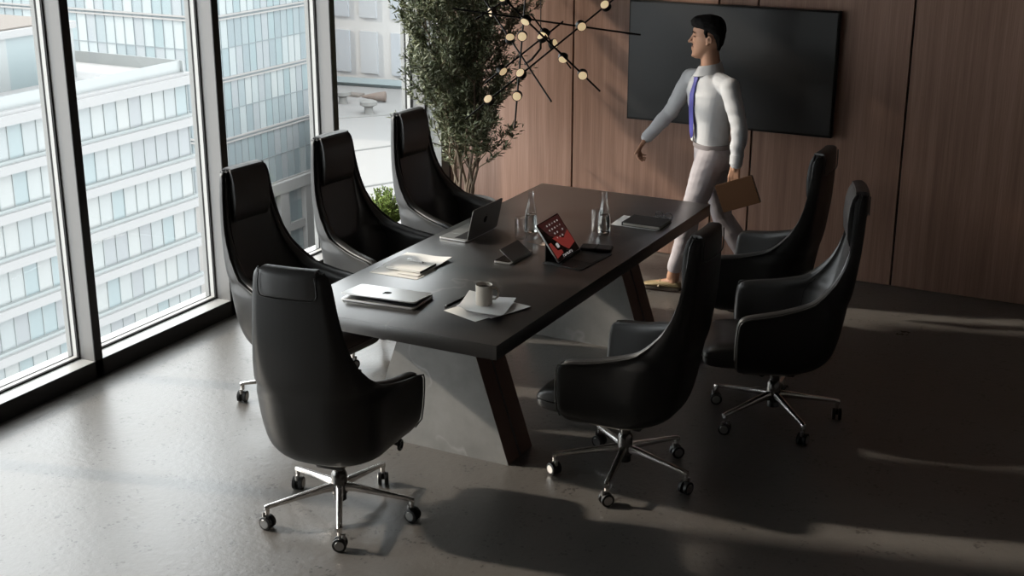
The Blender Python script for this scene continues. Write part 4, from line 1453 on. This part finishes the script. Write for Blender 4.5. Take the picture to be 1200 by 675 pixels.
def torso(bm, grow, z0=0.84, z1=1.475, n=28, steps=22, flatz=True):
    rings = []
    for k in range(steps + 1):
        z = z0 + (z1 - z0) * k / steps
        c, fw, lt_, hl, hd_ = tor_frame(z)
        ring = []
        for i in range(n):
            a = 2 * PI * i / n
            ca, sa = math.cos(a), math.sin(a)
            ring.append(c + lt_ * ((hl + grow) * math.copysign(abs(ca) ** .85, ca)) + fw * ((hd_ + grow) * math.copysign(abs(sa) ** .85, sa)))
        rings.append(ring)
    loft(bm, rings)

HA = R(14)                       # head turned almost to profile
HF = Vector((-math.cos(HA), -math.sin(HA), 0)); HL = Vector((-math.sin(HA), math.cos(HA), 0))
HC = P(-2.945, 8.30, 1.557)      # under the chin, neck axis
def hp(x, y, z):                 # head local: x forward, y to his right, z up from the chin
    return HC + HF * x + HL * y + Vector((0, 0, z))
HEAD = [(-0.004, 0.078, 0.030, 0.020), (0.012, 0.093, 0.000, 0.036), (0.035, 0.096, -0.040, 0.051), (0.060, 0.094, -0.066, 0.060), (0.085, 0.091, -0.080, 0.066),
        (0.112, 0.092, -0.089, 0.071), (0.135, 0.089, -0.095, 0.073), (0.155, 0.096, -0.098, 0.074), (0.18, 0.096, -0.098, 0.074), (0.205, 0.083, -0.088, 0.067), (0.226, 0.052, -0.062, 0.050), (0.238, 0.012, -0.022, 0.022)]
def head_rings(rows, n=30):
    rings = []
    for z, xf, xb, hw in rows:
        xm = (xf + xb) / 2; hx = (xf - xb) / 2
        ring = []
        for i in range(n):
            a = 2 * PI * i / n
            ca, sa = math.cos(a), math.sin(a)
            wx = hw * (1 - 0.16 * max(0, ca))
            ring.append(hp(xm + hx * math.copysign(abs(ca) ** 0.86, ca), wx * math.copysign(abs(sa) ** 0.9, sa), z))
        rings.append(ring)
    return rings

def hand(bm, wr, d, palm_n, side, curls, thumb_d, spread=1.0, ln=1.0):
    """wr wrist, d finger direction, palm_n normal the fingers curl toward, side axis from index to little finger"""
    d = d.normalized(); palm_n = palm_n.normalized(); side = side.normalized()
    kn = wr + d * 0.088 * ln
    for s in (-0.030, -0.010, 0.010, 0.028):
        add_capsule(bm, wr + side * s * 0.62 + d * 0.008, kn + side * s, 0.0135, 0.0118, 10)
    add_capsule(bm, wr - d * .03, wr + d * 0.02, 0.024, 0.026, 12, flat=.75)
    for k, (s, lens) in enumerate(((-0.031, (0.040, 0.025, 0.020)), (-0.010, (0.044, 0.028, 0.021)), (0.0105, (0.041, 0.026, 0.020)), (0.0295, (0.032, 0.020, 0.018)))):
        p = kn + side * s * spread
        cur = 0
        r = (0.0092, 0.0094, 0.009, 0.008)[k]
        fd = d
        for j, L_ in enumerate(lens):
            cur += R(curls[k][j])
            fd = d * math.cos(cur) + palm_n * math.sin(cur)
            q = p + fd * L_ * ln
            add_capsule(bm, p, q, r, r * 0.92, 10)
            p = q; r *= 0.93
    t0 = wr + d * 0.022 - side * 0.022
    td = thumb_d.normalized()
    t1 = t0 + td * 0.045; t2 = t1 + (td * .8 + d * .5).normalized() * 0.032; t3 = t2 + (td * .45 + d * .8).normalized() * 0.024
    add_capsule(bm, t0, t1, 0.0145, 0.0115, 10); add_capsule(bm, t1, t2, 0.0112, 0.0098, 10); add_capsule(bm, t2, t3, 0.0098, 0.0085, 10)

def arm(bm, s, e, w, g=0.0, w_end=1.0):
    add_capsule(bm, s, e, 0.052 + g, 0.040 + g, 16)
    e2 = e + (w - e) * 0.28
    we = e + (w - e) * w_end
    add_capsule(bm, e, e2, 0.040 + g, 0.040 + g, 16)
    add_capsule(bm, e2, we, 0.040 + g, 0.0265 + g, 16)
def leg(bm, h, k, a, g=0.0, end=1.0):
    m1 = h + (k - h) * .4
    add_capsule(bm, h, m1, 0.086 + g, 0.078 + g, 18)
    add_capsule(bm, m1, k, 0.078 + g, 0.054 + g, 18)
    c = k + (a - k) * 0.3
    back = Vector((0.012, 0, 0))
    add_capsule(bm, k, c + back, 0.053 + g, 0.054 + g, 18)
    add_capsule(bm, c + back, k + (a - k) * end, 0.054 + g, 0.036 + g, 18)

# body: one continuous surface
bm = bmesh.new()
torso(bm, -0.016)
loft(bm, head_rings(HEAD))
add_capsule(bm, hp(-0.012, 0, 0.06), P(-2.915, 8.315, 1.44), 0.057, 0.066, 20)
# nose, brow ridge, jaw, ears, lips
nrm_ = [hp(0.090, 0, 0.145), hp(0.104, 0, 0.118), hp(0.116, 0, 0.100)]
add_capsule(bm, nrm_[0], nrm_[1], 0.0075, 0.0095, 10); add_capsule(bm, nrm_[1], nrm_[2], 0.0095, 0.0105, 10)
for s in (-1, 1):
    add_capsule(bm, hp(0.100, s * 0.010, 0.097), hp(0.092, s * 0.013, 0.098), 0.0075, 0.008, 8)
    add_capsule(bm, hp(0.0905, s * 0.012, 0.158), hp(0.074, s * 0.040, 0.160), 0.0075, 0.006, 8)
    for q in range(8):
        a = -0.6 + q / 7 * 3.9
        add_ball(bm, hp(-0.014 - 0.013 * math.cos(a) - 0.004, s * (0.077 + 0.003 * (q < 5)), 0.118 + 0.025 * math.sin(a)), 0.0065, 0.0065, 0.0065, 8, 6)
    add_ball(bm, hp(-0.014, s * 0.074, 0.112), 0.010, 0.008, 0.018, 10, 8)
    add_ball(bm, hp(-0.004, s * 0.075, 0.094), 0.007, 0.006, 0.009, 8, 6)
add_capsule(bm, hp(0.095, -0.016, 0.063), hp(0.095, 0.016, 0.063), 0.0075, 0.0075, 8)
add_capsule(bm, hp(0.093, -0.013, 0.052), hp(0.093, 0.013, 0.052), 0.0078, 0.0078, 8)
add_capsule(bm, hp(0.088, -0.010, 0.014), hp(0.088, 0.010, 0.014), 0.0125, 0.0125, 8)
arm(bm, shN, elN, wrN); arm(bm, shF, elF, wrF)
leg(bm, hipN, knN, anN); leg(bm, hipF, knF, anF)
# near hand closed over the folder's upper edge, far hand relaxed and swinging
hand(bm, wrN, Vector((-0.10, -0.02, -1)), Vector((0.0, 1.0, -0.1)), Vector((1.0, 0.0, 0.05)),
     [(14, 16, 12), (12, 14, 12), (12, 14, 12), (14, 16, 14)], Vector((-0.25, 0.75, -0.7)), ln=0.92)
hand(bm, wrF, Vector((-0.50, -0.06, -0.86)), Vector((0.70, -0.1, -0.35)), Vector((-0.15, 0.98, 0.0)),
     [(28, 40, 26), (34, 46, 28), (38, 48, 30), (42, 50, 30)], Vector((-0.35, -0.62, -0.75)), ln=1.06)
for an, toe in ((anN, Vector((-1, -0.08, -0.16))), (anF, Vector((-0.86, 0, -0.62)))):
    toe.normalize()
    add_capsule(bm, an + Vector((0.012, 0, -0.035)), an + toe * 0.12 + Vector((0, 0, -0.05)), 0.034, 0.026, 12)
    add_capsule(bm, an + Vector((0.02, 0, 0.03)), an + Vector((0.012, 0, -0.035)), 0.034, 0.034, 12)
bb = remeshed(bm, 0.0048, 3)
obj('body', bb, 'skin', man, angle=180)

def shirt_fold(co):
    base = 0.004 * noise.noise(Vector((co.x * 8, co.y * 8, co.z * 22)))
    w = Vector((co.x * 1.0 - co.z * 0.55, co.y, co.z + co.x * 0.35))
    ridge = math.sin((w.z * 62) + 5 * noise.noise(Vector((co.x * 5, co.y * 5, co.z * 7))))
    low = max(0.15, min(1, (1.28 - co.z) / 0.2))
    return base + 0.0034 * ridge * low * (0.5 + noise.noise(Vector((co.x * 4 + 3, co.y * 4, co.z * 5))))

def fold(seed, amp, sx, sy, sz):
    def f(co):
        v = Vector((co.x * sx, co.y * sy, co.z * sz)) + Vector((seed, seed * .7, 0))
        return amp * (noise.noise(v) + .5 * noise.noise(v * 2.1))
    return f
# shirt
bm = bmesh.new()
torso(bm, 0.006, 0.985, 1.462)
arm(bm, shN, elN, wrN, 0.011, 0.97); arm(bm, shF, elF, wrF, 0.011, 0.97)
for s in (shN, shF):
    add_capsule(bm, s, s + (P(-2.92, 8.31, 1.43) - s) * .45, 0.058, 0.062, 14)
    add_capsule(bm, s + Vector((0, 0, 0.012)), P(-2.915, 8.315, 1.452) + (s - P(-2.915, 8.315, 1.452)) * .22, 0.046, 0.040, 14)
bb = remeshed(bm, 0.006, 4, shirt_fold)
obj('shirt', bb, 'shirt', man, angle=180)
bm = bmesh.new()                 # collar: two wings round the neck
for s in (-1, 1):
    pts_o, pts_i = [], []
    top_, bot_ = [], []
    for i in range(9):
        a = PI * (1 - i / 8)     # from the nape to the throat
        c0 = P(-2.928, 8.312, 0)
        dx = HF * (-math.cos(a) * -1) if False else HF * math.cos(a) + HL * (s * math.sin(a))
        rr = 0.068
        top_.append(c0 + dx * rr + Vector((0, 0, 1.538 - 0.040 * (i / 8))))
        bot_.append(c0 + dx * (rr + 0.022 + 0.012 * (i / 8)) + HL * (s * 0.022 * max(0, i / 8 - .6) / .4) + Vector((0, 0, 1.475 - 0.038 * (i / 8))))
    rings = []
    for t_, b_ in zip(top_, bot_):
        o_ = (b_ - t_).cross(Vector((0, 0, 1)))
        n_ = Vector((t_.x - P(-2.928, 8.312, 0).x, t_.y - P(-2.928, 8.312, 0).y, 0.03)).normalized() * 0.004
        rings.append([t_ - n_, t_ + n_, b_ + n_, b_ - n_])
    loft(bm, rings)
obj('collar', bm, 'shirt', man)
for w, e, nm in ((wrN, elN, 'cuff'), (wrF, elF, 'cuff')):
    bm = bmesh.new()
    d = (w - e).normalized()
    add_tube(bm, [w - d * 0.06, w - d * 0.058, w - d * 0.004, w - d * 0.002], [0.030, 0.0425, 0.0405, 0.030], 20)
    obj(nm, bm, 'shirt', man)
# trousers
bm = bmesh.new()
torso(bm, 0.008, 0.85, 1.015, steps=8)
leg(bm, hipN, knN, anN, 0.014, 0.84); leg(bm, hipF, knF, anF, 0.014, 0.86)
bb = remeshed(bm, 0.007, 4, fold(5.0, 0.004, 9, 9, 18))
obj('trousers', bb, 'trousers', man, angle=180)
bm = bmesh.new()
rings = []
for z, g in ((0.99, 0.010), (0.991, 0.0155), (1.018, 0.0155), (1.019, 0.010)):
    c, fw, lt_, hl, hd_ = tor_frame(z)
    rings.append([c + lt_ * ((hl + g) * math.copysign(abs(math.cos(a)) ** .85, math.cos(a))) + fw * ((hd_ + g) * math.copysign(abs(math.sin(a)) ** .85, math.sin(a))) for a in [2 * PI * i / 40 for i in range(40)]])
loft(bm, rings)
obj('belt', bm, 'belt', man)
# tie hanging down the shirt front, swung a little forward
bm = bmesh.new()
rings = []
for z, hw, off in ((1.462, 0.020, 0.014), (1.438, 0.025, 0.020), (1.41, 0.017, 0.017), (1.33, 0.026, 0.018), (1.24, 0.032, 0.02), (1.15, 0.038, 0.028), (1.09, 0.041, 0.032), (1.075, 0.041, 0.032), (1.045, 0.012, 0.032)):
    c, fw, lt_, hl, hd_ = tor_frame(z)
    p = c + fw * (hd_ + off)
    rings.append([p - lt_ * hw - fw * .004, p - lt_ * hw * .6 + fw * .003, p + lt_ * hw * .6 + fw * .003, p + lt_ * hw - fw * .004])
loft(bm, rings)
obj('tie', bm, 'tie_blue', man, angle=60)
bm = bmesh.new()                 # small white card at the waist under the tie
c, fw, lt_, hl, hd_ = tor_frame(1.045)
add_box(bm, (0.006, 0.055, 0.035), (0, 0, 0), bevel=0.001)
an = math.atan2(fw.y, fw.x)
bmesh.ops.rotate(bm, cent=(0, 0, 0), matrix=Matrix.Rotation(an, 3, 'Z'), verts=bm.verts[:])
bmesh.ops.translate(bm, vec=c + fw * (hd_ + 0.026) + Vector((0, 0, 0)), verts=bm.verts[:])
obj('card', bm, 'paper_white', man)
# hair: full on top, short at the sides, leaving face and ears free
bm = bmesh.new()
HR = [(0.050, -0.062, -0.078, 0.036), (0.085, -0.055, -0.096, 0.058), (0.105, -0.045, -0.102, 0.068), (0.13, -0.030, -0.107, 0.078), (0.15, -0.010, -0.110, 0.081), (0.168, 0.030, -0.112, 0.0825),
      (0.186, 0.070, -0.113, 0.083), (0.197, 0.101, -0.112, 0.083), (0.215, 0.112, -0.108, 0.081), (0.235, 0.112, -0.098, 0.074), (0.255, 0.092, -0.078, 0.060), (0.268, 0.045, -0.045, 0.038), (0.273, 0.01, -0.012, 0.012)]
loft(bm, head_rings(HR))
for s in (-1, 1):
    add_capsule(bm, hp(0.010, s * 0.070, 0.168), hp(0.004, s * 0.0715, 0.140), 0.015, 0.009, 8)
bb = remeshed(bm, 0.005, 4, fold(9.0, 0.004, 40, 40, 60))
obj('hair', bb, 'hair', man, angle=180)
for s in (-1, 1):
    bm = bmesh.new(); add_ball(bm, hp(0.0765, s * 0.030, 0.1365), 0.0125, 0.0125, 0.0055, 12, 8)
    obj('eye', bm, 'skin_dark', man)
    bm = bmesh.new(); add_tube(bm, [hp(0.099, s * 0.014, 0.160), hp(0.091, s * 0.032, 0.165), hp(0.076, s * 0.052, 0.160)], [0.003, 0.0036, 0.0015], 8)
    obj('eyebrow', bm, 'hair', man)
bm = bmesh.new(); add_tube(bm, [hp(0.088, -0.021, 0.0575), hp(0.0985, 0, 0.0585), hp(0.088, 0.021, 0.0575)], [0.002, 0.0042, 0.002], 8)
obj('lips', bm, 'lips', man)
bm = bmesh.new(); add_tube(bm, [hp(0.085, -0.026, 0.067), hp(0.0955, -0.012, 0.074), hp(0.0985, 0, 0.0765), hp(0.0955, 0.012, 0.074), hp(0.085, 0.026, 0.067)], [0.0015, 0.0026, 0.0028, 0.0026, 0.0015], 8)
obj('moustache', bm, 'skin_dark', man)
# loafers
def shoe(ank, toe, flat_):
    toe = toe.normalized()
    side = Vector((0, 0, 1)).cross(toe).normalized()
    up = toe.cross(side).normalized()
    base = ank - up * 0.088 if flat_ else ank - up * 0.085
    up_ = bmesh.new()
    rings = []
    for x, hw, h in ((-0.062, 0.018, 0.045), (-0.055, 0.030, 0.062), (-0.02, 0.036, 0.068), (0.03, 0.037, 0.062), (0.075, 0.041, 0.055), (0.125, 0.046, 0.044), (0.17, 0.042, 0.034), (0.198, 0.028, 0.026), (0.208, 0.012, 0.018)):
        c = base + toe * x
        ring = []
        for i in range(16):
            a = 2 * PI * i / 16
            ca, sa = math.cos(a), math.sin(a)
            ring.append(c + side * hw * math.copysign(abs(ca) ** .7, ca) + up * (0.016 + (h - 0.016) * (0.5 + 0.5 * math.copysign(abs(sa) ** .8, sa))))
        rings.append(ring)
    loft(up_, rings)
    so = obj('loafer', up_, 'loafer', man, angle=180, subsurf=1)
    bm = bmesh.new()
    add_tube(bm, [base + toe * 0.078 + side * s * 0.043 + up * (0.02 + 0.038 * (1 - (s * s))) for s in (-1, -.6, 0, .6, 1)], 0.007, 8)
    obj('strap', bm, 'loafer', so)
    bm = bmesh.new()
    rings = []
    for x, hw in ((-0.066, 0.016), (-0.058, 0.032), (-0.01, 0.037), (0.03, 0.037), (0.08, 0.042), (0.125, 0.048), (0.17, 0.044), (0.2, 0.03), (0.212, 0.012)):
        c = base + toe * x
        rings.append([c + side * hw + up * 0.001, c + side * hw + up * 0.018, c - side * hw + up * 0.018, c - side * hw + up * 0.001])
    loft(bm, rings)
    obj('sole', bm, 'sole', so)
shoe(anN, Vector((-1, -0.08, 0.0)), True)
shoe(anF, Vector((-0.86, 0.0, -0.50)), False)

# brown folder held in the near hand
fl = thing('document_folder', 'brown leather document folder held in the walking man\'s left hand', 'folder', (-2.613, 8.045, 0.765))
M = Matrix.Rotation(R(-22), 4, 'Y')
for dy, nm in ((-0.007, 'cover'), (0.007, 'cover')):
    bm = bmesh.new(); rounded_plate(bm, 0.255, 0.18, 0.0035, (0, 0, 0), 0.006, bev=0.001)
    bmesh.ops.rotate(bm, cent=(0, 0, 0), matrix=Matrix.Rotation(R(90), 3, 'X'), verts=bm.verts[:])
    bmesh.ops.transform(bm, matrix=Matrix.Translation((0, dy, 0)) @ M, verts=bm.verts[:])
    obj(nm, bm, 'folder_brown', fl)
bm = bmesh.new(); add_box(bm, (0.247, 0.010, 0.172), (0.002, 0, 0)); bmesh.ops.transform(bm, matrix=M, verts=bm.verts[:])
obj('pages', bm, 'page_edge', fl, smooth=False)
